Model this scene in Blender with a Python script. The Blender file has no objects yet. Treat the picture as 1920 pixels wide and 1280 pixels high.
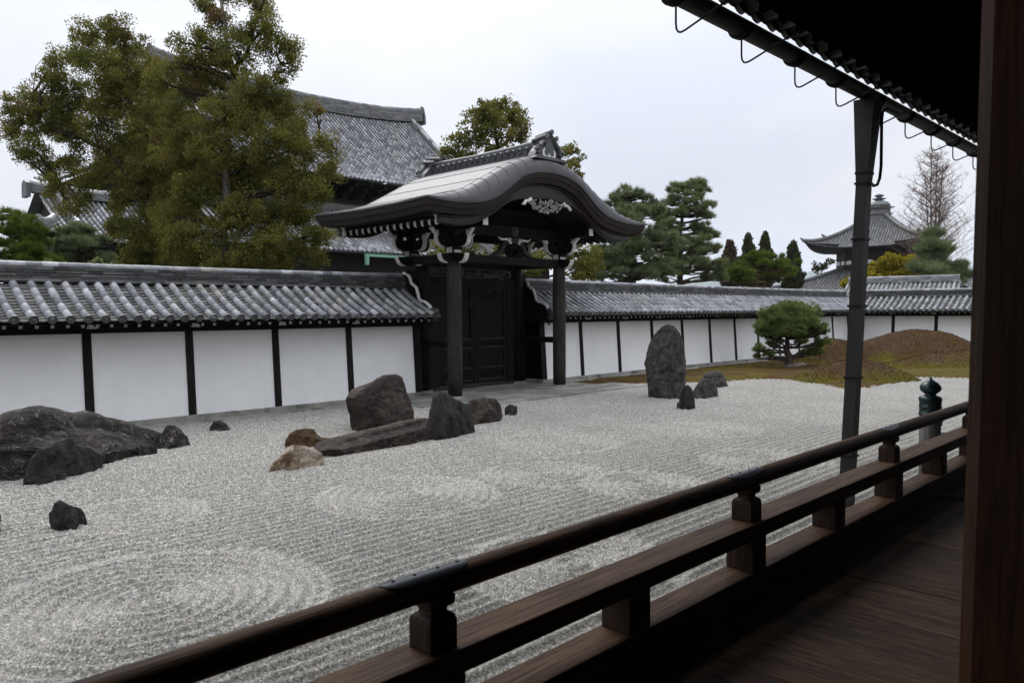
import bpy, math, random
import numpy as np
from mathutils import Vector, Matrix, noise

# ------------------------------------------------------------------ camera, sky, sun, exposure
SC = bpy.context.scene
COL = SC.collection
PI = math.pi
FPX, PHI, PITCH, ROLL, EYE = 1440.0, math.radians(44.6), math.radians(2.25), math.radians(0.38), 2.2
FW = Vector((math.cos(PHI)*math.cos(PITCH), math.sin(PHI)*math.cos(PITCH), -math.sin(PITCH)))
R0 = Vector((math.sin(PHI), -math.cos(PHI), 0)); U0 = R0.cross(FW)
RT = R0*math.cos(ROLL) - U0*math.sin(ROLL)
UP = U0*math.cos(ROLL) + R0*math.sin(ROLL)
CAM = Vector((0, 0, EYE))
cd = bpy.data.cameras.new('camera'); cam = bpy.data.objects.new('camera', cd); COL.objects.link(cam)
m3 = Matrix((RT, UP, -FW)).transposed()
cam.matrix_world = Matrix.Translation(CAM) @ m3.to_4x4()
cd.sensor_width = 36.0; cd.lens = 36.0*FPX/1920.0
cd.clip_start = 0.05; cd.clip_end = 30000.0
cd.dof.use_dof = True; cd.dof.focus_distance = 16.0; cd.dof.aperture_fstop = 7.1
SC.camera = cam

SUN_EL, SUN_AZ = math.radians(48), math.radians(72)     # azimuth measured from +x towards +y
w = bpy.data.worlds.new("World"); SC.world = w; w.use_nodes = True
nt = w.node_tree; nt.nodes.clear()
def wn(t, **k):
    n = nt.nodes.new(t)
    for a, b in k.items(): setattr(n, a, b)
    return n
out = wn('ShaderNodeOutputWorld'); bg = wn('ShaderNodeBackground'); bg.inputs['Strength'].default_value = 0.1
sky = wn('ShaderNodeTexSky', sky_type='NISHITA'); sky.sun_disc = False
sky.sun_elevation = SUN_EL; sky.sun_rotation = math.radians(90) - SUN_AZ
tc = wn('ShaderNodeTexCoord'); mp = wn('ShaderNodeMapping'); mp.inputs['Scale'].default_value = (1.0, 1.0, 2.6)
nz = wn('ShaderNodeTexNoise'); nz.inputs['Scale'].default_value = 1.7; nz.inputs['Detail'].default_value = 6; nz.inputs['Roughness'].default_value = 0.55
nz.inputs['Distortion'].default_value = 0.4
rp = wn('ShaderNodeValToRGB')
rp.color_ramp.elements[0].position = 0.40; rp.color_ramp.elements[0].color = (4.85, 5.12, 5.75, 1)
rp.color_ramp.elements[1].position = 0.60; rp.color_ramp.elements[1].color = (5.65, 5.78, 6.08, 1)
sp = wn('ShaderNodeSeparateXYZ'); mr = wn('ShaderNodeMapRange')
mr.inputs['From Min'].default_value = 0.0; mr.inputs['From Max'].default_value = 1.0
mr.inputs['To Min'].default_value = 1.05; mr.inputs['To Max'].default_value = 3.7
mul = wn('ShaderNodeVectorMath', operation='SCALE'); mx = wn('ShaderNodeMix', data_type='RGBA'); mx.inputs[0].default_value = 0.975
L = nt.links.new
L(tc.outputs['Generated'], mp.inputs['Vector']); L(mp.outputs[0], nz.inputs['Vector']); L(nz.outputs['Fac'], rp.inputs['Fac'])
pw_ = wn('ShaderNodeMath', operation='POWER', use_clamp=True); pw_.inputs[1].default_value = 2.0
L(tc.outputs['Generated'], sp.inputs[0]); L(sp.outputs['Z'], pw_.inputs[0]); L(pw_.outputs[0], mr.inputs['Value'])
L(rp.outputs['Color'], mul.inputs[0]); L(mr.outputs[0], mul.inputs['Scale'])
L(sky.outputs[0], mx.inputs[6]); L(mul.outputs[0], mx.inputs[7]); L(mx.outputs[2], bg.inputs['Color']); L(bg.outputs[0], out.inputs['Surface'])

sl = bpy.data.lights.new('sun', 'SUN'); sl.energy = 1.3; sl.angle = math.radians(28); sl.color = (1.0, 0.97, 0.93)
so = bpy.data.objects.new('sun', sl); COL.objects.link(so)
sd = Vector((math.cos(SUN_EL)*math.cos(SUN_AZ), math.cos(SUN_EL)*math.sin(SUN_AZ), math.sin(SUN_EL)))
so.rotation_euler = sd.to_track_quat('Z', 'Y').to_euler(); so.location = (0, 0, 40)
SC.view_settings.view_transform = 'Standard'; SC.view_settings.look = 'None'
SC.view_settings.exposure = 0.5; SC.view_settings.gamma = 1.0; SC.view_settings.use_curve_mapping = False
SC.cycles.max_bounces = 8; SC.cycles.diffuse_bounces = 4

# ------------------------------------------------------------------ helpers
def at(px, py, d):
    """the point seen at a place of the photograph, d metres ahead of the camera"""
    return CAM + (FW + RT*((px-960)/FPX) + UP*((640-py)/FPX))*d
def ground_at(px, py, z=0.0):
    r = FW + RT*((px-960)/FPX) + UP*((640-py)/FPX)
    return CAM + r*((z-EYE)/r.z)
rnd = random.Random(7)
nrg = np.random.default_rng(11)

class MB:
    def __init__(s): s.v = []; s.f = []; s.sm = []; s.uv = None
    def add(s, vs, fs, smooth=False):
        b = len(s.v); s.v.extend([tuple(p) for p in vs])
        for f in fs: s.f.append(tuple(b+i for i in f)); s.sm.append(smooth)
    def hexa(s, p):   # p: 4 bottom ccw, 4 top ccw
        s.add(p, [(3,2,1,0),(4,5,6,7),(0,1,5,4),(1,2,6,5),(2,3,7,6),(3,0,4,7)])
    def box(s, x0, x1, y0, y1, z0, z1):
        s.hexa([(x0,y0,z0),(x1,y0,z0),(x1,y1,z0),(x0,y1,z0),(x0,y0,z1),(x1,y0,z1),(x1,y1,z1),(x0,y1,z1)])
    def bar(s, a, b, w, h, up=Vector((0,0,1))):
        a = Vector(a); b = Vector(b); d = (b-a).normalized(); sx = d.cross(up)
        if sx.length < 1e-5: sx = Vector((1,0,0))
        sx.normalize(); uy = sx.cross(d).normalized(); sx *= w/2; uy *= h/2
        s.hexa([a-sx-uy, a+sx-uy, b+sx-uy, b-sx-uy, a-sx+uy, a+sx+uy, b+sx+uy, b-sx+uy])
    def tube(s, pts, rad, n=8, cap=True, smooth=True):
        pts = [Vector(p) for p in pts]
        if not hasattr(rad, '__len__'): rad = [rad]*len(pts)
        vs = []; prev = None
        for i, p in enumerate(pts):
            d = (pts[min(i+1, len(pts)-1)] - pts[max(i-1, 0)]).normalized()
            if prev is None:
                a = d.orthogonal().normalized()
            else:
                a = (prev - d*prev.dot(d))
                a = a.normalized() if a.length > 1e-6 else d.orthogonal().normalized()
            prev = a; b = d.cross(a)
            for k in range(n):
                t = 2*PI*k/n; vs.append(p + (a*math.cos(t) + b*math.sin(t))*rad[i])
        fs = []
        for i in range(len(pts)-1):
            for k in range(n):
                k2 = (k+1) % n; fs.append((i*n+k, i*n+k2, (i+1)*n+k2, (i+1)*n+k))
        s.add(vs, fs, smooth)
        if cap:
            s.add(vs[:n], [tuple(range(n-1, -1, -1))]); s.add(vs[-n:], [tuple(range(n))])
    def lathe(s, prof, c=(0,0,0), n=20, smooth=True):
        vs = []; c = Vector(c)
        for r, z in prof:
            for k in range(n): vs.append(c + Vector((r*math.cos(2*PI*k/n), r*math.sin(2*PI*k/n), z)))
        fs = [(i*n+k, i*n+(k+1) % n, (i+1)*n+(k+1) % n, (i+1)*n+k) for i in range(len(prof)-1) for k in range(n)]
        fs.append(tuple(range(n-1, -1, -1))); fs.append(tuple((len(prof)-1)*n+k for k in range(n)))
        s.add(vs, fs, smooth)
    def prism(s, poly, o, ax, ay, dv):
        o, ax, ay, dv = map(Vector, (o, ax, ay, dv)); n = len(poly)
        a = [o + ax*p[0] + ay*p[1] for p in poly]; b = [p + dv for p in a]
        s.add(a+b, [tuple(range(n-1, -1, -1)), tuple(range(n, 2*n))] + [(i, (i+1) % n, n+(i+1) % n, n+i) for i in range(n)])
    def grid(s, P, smooth=True, flip=False):
        nu, nv = len(P), len(P[0])
        fs = []
        for i in range(nu-1):
            for j in range(nv-1):
                q = (i*nv+j, (i+1)*nv+j, (i+1)*nv+j+1, i*nv+j+1)
                fs.append(q[::-1] if flip else q)
        s.add([p for r in P for p in r], fs, smooth)
    def build(s, name, mat, parent=None, bevel=0.0):
        off = Vector((0,0,0))
        if parent is not None:
            q = parent
            while q is not None: off += q.location; q = q.parent
        me = bpy.data.meshes.new(name)
        me.from_pydata([(p[0]-off.x, p[1]-off.y, p[2]-off.z) for p in s.v], [], s.f)
        me.polygons.foreach_set('use_smooth', s.sm); me.update()
        me.materials.append(mat)
        o = bpy.data.objects.new(name, me); COL.objects.link(o)
        if parent is not None: o.parent = parent
        if bevel:
            b = o.modifiers.new('bevel', 'BEVEL'); b.width = bevel; b.segments = 2; b.limit_method = 'ANGLE'
        return o

def np_mesh(name, verts, nper, mat, parent=None, smooth=False):
    """many separate faces of nper corners each"""
    off = Vector((0,0,0)); q = parent
    while q is not None: off += q.location; q = q.parent
    verts = np.asarray(verts, np.float32) - np.array(off, np.float32)
    n = len(verts); nf = n//nper
    me = bpy.data.meshes.new(name)
    me.vertices.add(n); me.vertices.foreach_set('co', verts.ravel())
    me.loops.add(n); me.loops.foreach_set('vertex_index', np.arange(n, dtype=np.int32))
    me.polygons.add(nf); me.polygons.foreach_set('loop_start', np.arange(nf, dtype=np.int32)*nper)
    me.polygons.foreach_set('loop_total', np.full(nf, nper, np.int32))
    me.update(calc_edges=True); me.validate()
    me.materials.append(mat)
    o = bpy.data.objects.new(name, me); COL.objects.link(o)
    if parent is not None: o.parent = parent
    return o
def tag(o, label, cat, group=None, kind=None):
    o['label'] = label; o['category'] = cat
    if group: o['group'] = group
    if kind: o['kind'] = kind
    return o
def thing(name, loc, label, cat, group=None):
    o = bpy.data.objects.new(name, None); COL.objects.link(o); o.location = loc; o.empty_display_size = 0.2
    return tag(o, label, cat, group)
def struct(o):
    o['kind'] = 'structure'; return o
def stuff(o):
    o['kind'] = 'stuff'; return o

# ------------------------------------------------------------------ materials
class N:
    def __init__(s, name):
        s.m = bpy.data.materials.new(name); s.m.use_nodes = True; s.t = s.m.node_tree
        s.b = s.t.nodes['Principled BSDF']; s.c = None
    def n(s, t, **k):
        x = s.t.nodes.new(t)
        for a, b in k.items(): setattr(x, a, b)
        return x
    def l(s, a, b): s.t.links.new(a, b)
    def co(s):
        if s.c is None: s.c = s.n('ShaderNodeTexCoord').outputs['Object']
        return s.c
    def map(s, scale):
        m = s.n('ShaderNodeMapping'); m.inputs['Scale'].default_value = scale; s.l(s.co(), m.inputs['Vector']); return m.outputs[0]
    def noise(s, scale, detail=4, rough=0.55, vec=None, dist=0.0):
        x = s.n('ShaderNodeTexNoise'); x.inputs['Scale'].default_value = scale; x.inputs['Detail'].default_value = detail
        x.inputs['Roughness'].default_value = rough; x.inputs['Distortion'].default_value = dist
        s.l(vec if vec is not None else s.co(), x.inputs['Vector']); return x.outputs['Fac']
    def ramp(s, fac, stops, interp='LINEAR'):
        r = s.n('ShaderNodeValToRGB'); cr = r.color_ramp; cr.interpolation = interp
        while len(cr.elements) < len(stops): cr.elements.new(0.5)
        for e, (p, c) in zip(cr.elements, stops):
            e.position = p; e.color = (*c, 1) if hasattr(c, '__len__') else (c, c, c, 1)
        s.l(fac, r.inputs['Fac']); return r.outputs['Color']
    def mix(s, fac, a, b, mode='MIX'):
        x = s.n('ShaderNodeMix', data_type='RGBA', blend_type=mode)
        if isinstance(fac, (int, float)): x.inputs[0].default_value = fac
        else: s.l(fac, x.inputs[0])
        for i, v in ((6, a), (7, b)):
            if hasattr(v, 'is_linked'): s.l(v, x.inputs[i])
            else: x.inputs[i].default_value = (*v, 1) if hasattr(v, '__len__') else (v, v, v, 1)
        return x.outputs[2]
    def rand(s): return s.n('ShaderNodeNewGeometry').outputs['Random Per Island']
    def math(s, op, a, b=0.0):
        x = s.n('ShaderNodeMath', operation=op)
        for i, v in ((0, a), (1, b)):
            if hasattr(v, 'is_linked'): s.l(v, x.inputs[i])
            else: x.inputs[i].default_value = v
        return x.outputs[0]
    def bump(s, h, strength=0.5, dist=0.02, prev=None):
        x = s.n('ShaderNodeBump'); x.inputs['Strength'].default_value = strength; x.inputs['Distance'].default_value = dist
        s.l(h, x.inputs['Height'])
        if prev is not None: s.l(prev, x.inputs['Normal'])
        return x.outputs[0]
    def fin(s, col=None, rough=0.6, normal=None, metal=0.0, spec=0.5):
        if col is not None:
            if hasattr(col, 'is_linked'): s.l(col, s.b.inputs['Base Color'])
            else: s.b.inputs['Base Color'].default_value = (*col, 1)
        if hasattr(rough, 'is_linked'): s.l(rough, s.b.inputs['Roughness'])
        else: s.b.inputs['Roughness'].default_value = rough
        s.b.inputs['Metallic'].default_value = metal; s.b.inputs['Specular IOR Level'].default_value = spec
        if normal is not None: s.l(normal, s.b.inputs['Normal'])
        return s.m

def m_tile(name, lo, mid, hi, rough=0.42, warm=0.12, scale=9.0):
    k = N(name); r = k.rand()
    base = k.ramp(r, [(0.0, lo), (0.35, mid), (0.8, hi), (0.9, tuple(c*1.25 for c in hi)), (0.95, (hi[0]*.9, hi[1]*0.8, hi[2]*0.68)), (1.0, mid)])
    st = k.noise(scale, 5, 0.65)
    c = k.mix(1.0, base, k.ramp(st, [(0.25, 0.55), (0.5, 1.0), (0.72, 1.25)]), 'MULTIPLY')
    lich = k.ramp(k.noise(scale*3.1, 3, 0.6), [(0.62, 0.0), (0.72, 0.5)])
    c = k.mix(lich, c, (0.33, 0.32, 0.28))
    return k.fin(c, k.math('MULTIPLY_ADD', st, 0.3) if False else rough, k.bump(st, 0.25, 0.01), spec=0.5)
def m_wood(name, dark, light, axis_scale=(3, 30, 30), rough=0.6, spec=0.3, bumpd=0.004, wear=None):
    k = N(name); v = k.map(axis_scale)
    g = k.noise(2.0, 7, 0.7, v, 0.6); blotch = k.noise(1.3, 3)
    c = k.mix(k.ramp(g, [(0.38, 0.0), (0.62, 1.0)]), dark, light)
    c = k.mix(1.0, c, k.ramp(blotch, [(0.25, 0.6), (0.7, 1.15)]), 'MULTIPLY')
    if wear is not None:
        c = k.mix(k.ramp(k.noise(4.0, 5, 0.6, v), [(0.58, 0.0), (0.75, 0.6)]), c, wear)
    return k.fin(c, rough, k.bump(g, 0.5, bumpd), spec=spec)
def m_plain(name, col, rough=0.6, var=0.25, scale=6.0, metal=0.0, spec=0.5, bumpd=0.0):
    k = N(name); n_ = k.noise(scale, 5, 0.6)
    c = k.mix(1.0, col, k.ramp(n_, [(0.3, 1-var), (0.7, 1+var)]), 'MULTIPLY')
    return k.fin(c, rough, k.bump(n_, 0.4, bumpd) if bumpd else None, metal=metal, spec=spec)
def m_leaf(name, cols, scale=0.9, trans=0.25, brown=None, bthr=0.62):
    k = N(name)
    n1 = k.noise(scale, 3, 0.6); r = k.rand()
    c = k.ramp(k.math('ADD', k.math('MULTIPLY', n1, 0.75), k.math('MULTIPLY', r, 0.3)), [(0.3, cols[0]), (0.52, cols[1]), (0.72, cols[2])])
    if brown is not None:
        mp_ = k.n('ShaderNodeMapping'); mp_.inputs['Location'].default_value = (7.3, 2.1, 4.4); k.l(k.co(), mp_.inputs['Vector'])
        n2 = k.noise(scale*0.9, 4, 0.7, mp_.outputs[0])
        c = k.mix(k.ramp(n2, [(bthr, 0.0), (bthr+0.1, 0.85)]), c, brown)
    d = k.n('ShaderNodeBsdfDiffuse'); tr = k.n('ShaderNodeBsdfTranslucent'); ms = k.n('ShaderNodeMixShader'); ms.inputs[0].default_value = trans
    k.l(c, d.inputs['Color']); k.l(c, tr.inputs['Color']); k.l(d.outputs[0], ms.inputs[1]); k.l(tr.outputs[0], ms.inputs[2])
    k.l(ms.outputs[0], k.t.nodes['Material Output'].inputs['Surface'])
    return k.m
def m_rock(name, dark, mid, light, lichen=(0.3, 0.29, 0.26), lich=0.66, scale=1.0, streak=(1, 1, 1)):
    k = N(name); v = k.map(streak)
    a = k.noise(2.3*scale, 8, 0.62, v, 0.4); b = k.noise(7*scale, 6, 0.65, v); f = k.noise(38*scale, 5, 0.7)
    c = k.ramp(k.math('ADD', k.math('MULTIPLY', a, 0.6), k.math('MULTIPLY', b, 0.4)), [(0.41, dark), (0.5, mid), (0.6, light)])
    c = k.mix(1.0, c, k.ramp(f, [(0.38, 0.45), (0.62, 1.6)]), 'MULTIPLY')
    c = k.mix(k.ramp(k.math('ADD', k.math('MULTIPLY', f, 0.5), k.math('MULTIPLY', b, 0.5)), [(lich-0.07, 0.0), (lich-0.01, 0.8)]), c, lichen)
    vo = k.n('ShaderNodeTexVoronoi', feature='DISTANCE_TO_EDGE'); vo.inputs['Scale'].default_value = 3.0*scale; k.l(v, vo.inputs['Vector'])
    crack = k.ramp(vo.outputs['Distance'], [(0.0, 0.55), (0.035, 1.0)])
    bn = k.bump(b, 1.0, 0.14); bn = k.bump(f, 1.0, 0.05, bn); bn = k.bump(crack, 0.3, 0.012, bn)
    return k.fin(c, 0.72, bn, spec=0.35)

M = {}
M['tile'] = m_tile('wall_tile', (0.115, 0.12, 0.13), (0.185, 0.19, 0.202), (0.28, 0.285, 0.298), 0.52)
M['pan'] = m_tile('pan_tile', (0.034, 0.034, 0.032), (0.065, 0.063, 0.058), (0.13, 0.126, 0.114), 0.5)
M['tile_dark'] = m_plain('tile_end', (0.06, 0.062, 0.066), 0.5, 0.35, 14.0)
M['hall_tile'] = m_tile('hall_tile', (0.07, 0.073, 0.08), (0.165, 0.17, 0.183), (0.31, 0.315, 0.33), 0.36, scale=2.0)
M['far_tile'] = m_tile('far_tile', (0.09, 0.093, 0.093), (0.13, 0.132, 0.13), (0.18, 0.18, 0.18), 0.6, scale=2.0)
M['plaster'] = None
k = N('plaster'); n1 = k.noise(0.9, 5, 0.6); n2 = k.noise(3, 5, 0.6, k.map((1, 1, 0.5)))
st = k.noise(2.4, 6, 0.7, k.map((2.2, 2.2, 0.16)))
c = k.mix(1.0, k.ramp(n1, [(0.3, (0.75, 0.75, 0.75)), (0.7, (0.84, 0.838, 0.83))]), k.ramp(n2, [(0.25, 0.965), (0.6, 1.0)]), 'MULTIPLY')
c = k.mix(k.ramp(st, [(0.6, 0.0), (0.78, 0.28)]), c, (0.5, 0.5, 0.49))
k.fin(c, 0.85, k.bump(k.noise(22, 4), 0.15, 0.004), spec=0.2)
M['plaster'] = k.m
M['kerb'] = None
k = N('kerb_stone'); n1 = k.noise(3, 6, 0.65); n2 = k.noise(1.1, 5, 0.7)
c = k.ramp(n1, [(0.3, (0.17, 0.165, 0.15)), (0.65, (0.3, 0.295, 0.27))])
c = k.mix(k.ramp(n2, [(0.52, 0.0), (0.62, 0.8)]), c, (0.05, 0.05, 0.046)); k.fin(c, 0.85, k.bump(n1, 0.4, 0.01)); M['kerb'] = k.m
M['black_wood'] = m_wood('black_timber', (0.003, 0.0027, 0.0024), (0.0085, 0.0074, 0.0066), (14, 14, 2), 0.65, 0.12)
M['post_wood'] = m_wood('wall_post_timber', (0.006, 0.0056, 0.0054), (0.016, 0.0145, 0.013), (16, 16, 1.5), 0.65, 0.12)
M['gate_wood'] = m_wood('gate_timber', (0.0035, 0.0028, 0.0024), (0.0125, 0.0098, 0.0078), (14, 14, 1.6), 0.6, 0.12, wear=(0.028, 0.018, 0.013))
M['column_wood'] = m_wood('weathered_column', (0.012, 0.010, 0.009), (0.042, 0.035, 0.031), (16, 16, 1.0), 0.65, 0.2, wear=(0.07, 0.06, 0.054))
M['board_wood'] = m_wood('bargeboard_timber', (0.006, 0.0042, 0.0034), (0.024, 0.0145, 0.0105), (3, 14, 14), 0.4, 0.3, wear=(0.07, 0.022, 0.012))
M['white_paint'] = m_plain('white_paint', (0.62, 0.61, 0.58), 0.7, 0.2, 9.0)
M['copper'] = None
k = N('copper_sheet'); n1 = k.noise(2.5, 5, 0.6); n2 = k.noise(0.8, 4, 0.6, k.map((1, 0.15, 1)))
k.fin(k.mix(1.0, k.ramp(n1, [(0.3, (0.05, 0.0475, 0.05)), (0.7, (0.075, 0.072, 0.076))]), k.ramp(n2, [(0.3, 0.88), (0.7, 1.08)]), 'MULTIPLY'), 0.46, k.bump(n1, 0.08, 0.01), metal=0.6); M['copper'] = k.m
M['bark'] = m_wood('layered_bark', (0.007, 0.005, 0.0043), (0.022, 0.0155, 0.012), (6, 6, 60), 0.55, 0.25, wear=(0.05, 0.024, 0.015))
M['green_copper'] = m_plain('green_copper', (0.17, 0.36, 0.27), 0.6, 0.2, 5)
M['paving'] = None
k = N('paving_stone'); r = k.rand(); n1 = k.noise(5, 6, 0.65)
k.fin(k.mix(1.0, k.ramp(r, [(0, (0.13, 0.127, 0.12)), (0.5, (0.19, 0.185, 0.172)), (1, (0.26, 0.252, 0.235))]), k.ramp(n1, [(0.3, 0.75), (0.7, 1.15)]), 'MULTIPLY'), 0.75, k.bump(n1, 0.3, 0.01)); M['paving'] = k.m
M['base_stone'] = m_plain('base_stone', (0.2, 0.195, 0.185), 0.8, 0.3, 8, bumpd=0.01)
# gravel: every pebble its own grey
k = N('gravel'); vo = k.n('ShaderNodeTexVoronoi'); vo.inputs['Scale'].default_value = 80; k.l(k.co(), vo.inputs['Vector'])
sx = k.n('ShaderNodeSeparateColor'); k.l(vo.outputs['Color'], sx.inputs[0])
c = k.ramp(sx.outputs[0], [(0.0, (0.10, 0.095, 0.085)), (0.3, (0.178, 0.17, 0.153)), (0.6, (0.25, 0.239, 0.216)), (0.88, (0.34, 0.325, 0.295)), (1.0, (0.49, 0.472, 0.432))])
hue = k.ramp(sx.outputs[1], [(0.0, (1.06, 1.0, 0.93)), (0.5, (1, 1, 1)), (1.0, (0.94, 1.01, 1.03))]); c = k.mix(1.0, c, hue, 'MULTIPLY')
big = k.noise(0.55, 4, 0.6); c = k.mix(1.0, c, k.ramp(big, [(0.3, 0.9), (0.7, 1.08)]), 'MULTIPLY')
vd = k.ramp(vo.outputs['Distance'], [(0.0, 1.0), (0.6, 0.0)])
k.fin(c, 0.8, k.bump(vd, 0.3, 0.007), spec=0.2); M['gravel'] = k.m
# moss
k = N('moss'); n1 = k.noise(0.55, 5, 0.65, None, 0.5); n2 = k.noise(9, 5, 0.7); n3 = k.noise(60, 4, 0.7)
c = k.ramp(n1, [(0.36, (0.07, 0.036, 0.02)), (0.46, (0.06, 0.036, 0.009)), (0.54, (0.085, 0.062, 0.008)), (0.68, (0.055, 0.052, 0.008))])
c = k.mix(1.0, c, k.ramp(n2, [(0.3, 0.55), (0.7, 1.3)]), 'MULTIPLY'); c = k.mix(1.0, c, k.ramp(n3, [(0.3, 0.7), (0.7, 1.25)]), 'MULTIPLY')
k.fin(c, 0.95, k.bump(n3, 0.8, 0.02, k.bump(n2, 0.6, 0.05)), spec=0.1); M['moss'] = k.m
def mound_color(k, fine=True):
    n1 = k.noise(0.9, 5, 0.65, None, 0.6); n2 = k.noise(11, 5, 0.7)
    c = k.ramp(n1, [(0.34, (0.08, 0.052, 0.012)), (0.44, (0.062, 0.035, 0.013)), (0.54, (0.066, 0.037, 0.021)), (0.75, (0.085, 0.054, 0.034))])
    sp_ = k.n('ShaderNodeSeparateXYZ'); k.l(k.co(), sp_.inputs[0])
    zz = k.math('ADD', sp_.outputs['Z'], k.math('MULTIPLY', k.noise(1.6, 5, 0.65), -0.9))      # greener moss round the foot
    c = k.mix(k.ramp(zz, [(-0.0, 1.0), (0.12, 0.0)]) if False else k.ramp(k.math('ADD', zz, 0.5), [(0.2, 0.92), (0.46, 0.0)]), c, (0.085, 0.072, 0.009))
    return k.mix(1.0, c, k.ramp(n2, [(0.3, 0.7), (0.7, 1.2)]), 'MULTIPLY')
k = N('mound_moss'); n3 = k.noise(60, 4, 0.7); n2 = k.noise(11, 5, 0.7)
k.fin(k.mix(1.0, mound_color(k), k.ramp(n3, [(0.3, 0.7), (0.7, 1.25)]), 'MULTIPLY'), 0.95, k.bump(n3, 0.8, 0.02, k.bump(n2, 0.7, 0.06)), spec=0.1); M['mound'] = k.m
k = N('mound_fuzz'); k.fin(mound_color(k), 0.95, None, spec=0.05); M['mound_fuzz'] = k.m
M['earth'] = m_plain('earth', (0.06, 0.055, 0.035), 0.95, 0.4, 0.5)
M['rail_wood'] = m_wood('railing_timber', (0.02, 0.0105, 0.005), (0.108, 0.06, 0.031), (1.6, 34, 34), 0.6, 0.12, 0.006)
M['post_rail_wood'] = m_wood('railing_post_timber', (0.022, 0.012, 0.0075), (0.065, 0.037, 0.024), (30, 30, 2), 0.6, 0.15)
k = N('floor_board'); r = k.rand(); v = k.map((30, 1.6, 30)); g = k.noise(2, 7, 0.7, v, 1.2)
c = k.mix(k.ramp(g, [(0.4, 0.0), (0.62, 1.0)]), (0.011, 0.006, 0.003), (0.088, 0.048, 0.025)); c = k.mix(1.0, c, k.ramp(r, [(0, 0.7), (1, 1.15)]), 'MULTIPLY')
k.fin(c, 0.6, k.bump(g, 0.8, 0.005), spec=0.12); M['floor'] = k.m
M['pillar_wood'] = m_wood('pillar_timber', (0.024, 0.01, 0.0038), (0.062, 0.026, 0.01), (20, 20, 1.2), 0.55, 0.15)
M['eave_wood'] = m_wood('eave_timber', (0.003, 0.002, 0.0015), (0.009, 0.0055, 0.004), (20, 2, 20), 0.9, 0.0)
M['ridge_layer'] = m_tile('ridge_layer', (0.018, 0.018, 0.018), (0.032, 0.032, 0.032), (0.085, 0.085, 0.086), 0.7)
M['iron'] = m_plain('dark_metal', (0.035, 0.038, 0.05), 0.38, 0.3, 10, metal=0.6)
M['gutter'] = m_plain('gutter_copper', (0.007, 0.0068, 0.0068), 0.5, 0.25, 4, metal=0.0, spec=0.1)
M['pipe'] = m_plain('downpipe_copper', (0.026, 0.024, 0.021), 0.5, 0.3, 3, metal=0.0, spec=0.15)
M['verdigris'] = m_plain('verdigris', (0.008, 0.026, 0.026), 0.3, 0.4, 16, metal=0.2)
M['newel'] = m_wood('newel_timber', (0.05, 0.046, 0.042), (0.13, 0.12, 0.11), (20, 20, 1), 0.65, 0.25)
M['bark_grey'] = m_wood('grey_bark', (0.09, 0.08, 0.068), (0.26, 0.235, 0.2), (9, 9, 1.2), 0.9, 0.1, 0.03)
M['bark_dark'] = m_wood('dark_bark', (0.018, 0.015, 0.012), (0.06, 0.048, 0.038), (8, 8, 1.5), 0.9, 0.1, 0.03)
M['bark_pine'] = m_wood('pine_bark', (0.03, 0.023, 0.018), (0.1, 0.075, 0.058), (8, 8, 2), 0.9, 0.1, 0.03)
M['bark_red'] = m_wood('red_bark', (0.06, 0.035, 0.022), (0.15, 0.09, 0.06), (8, 8, 2), 0.9, 0.1, 0.03)
M['juniper'] = m_leaf('juniper_leaf', [(0.07, 0.085, 0.022), (0.14, 0.138, 0.034), (0.235, 0.215, 0.054)], 0.75, 0.4, (0.22, 0.118, 0.075), 0.59)
M['pine'] = m_leaf('pine_needle', [(0.085, 0.112, 0.05), (0.15, 0.182, 0.082), (0.23, 0.255, 0.115)], 0.8, 0.25)
M['pine_deep'] = m_leaf('deep_pine_needle', [(0.078, 0.112, 0.055), (0.14, 0.175, 0.085), (0.21, 0.24, 0.12)], 0.8, 0.25)
M['garden_pine'] = m_leaf('garden_pine_needle', [(0.07, 0.105, 0.032), (0.13, 0.175, 0.055), (0.2, 0.245, 0.08)], 2.0, 0.3)
M['light_pine'] = m_leaf('light_pine_needle', [(0.05, 0.085, 0.014), (0.085, 0.125, 0.02), (0.12, 0.155, 0.028)], 0.6, 0.25)
M['cypress'] = m_leaf('cypress_leaf', [(0.025, 0.035, 0.014), (0.045, 0.055, 0.022), (0.07, 0.075, 0.03)], 0.8, 0.15)
M['cypress_brown'] = m_leaf('brown_cypress_leaf', [(0.055, 0.036, 0.03), (0.085, 0.056, 0.044), (0.075, 0.07, 0.04)], 0.8, 0.15)
M['yellow'] = m_leaf('yellow_leaf', [(0.14, 0.125, 0.015), (0.25, 0.205, 0.022), (0.36, 0.29, 0.035)], 0.7, 0.3)
M['brown_leaf'] = m_leaf('brown_leaf', [(0.10, 0.06, 0.045), (0.16, 0.095, 0.07), (0.2, 0.13, 0.1)], 0.8, 0.2)
M['twig'] = m_plain('twig', (0.15, 0.105, 0.085), 0.9, 0.3, 3)
M['hill'] = m_plain('hill_forest', (0.05, 0.075, 0.05), 0.95, 0.4, 0.02)
M['dark_wall'] = m_plain('dark_timber_wall', (0.012, 0.011, 0.010), 0.7, 0.4, 2.0)
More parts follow.
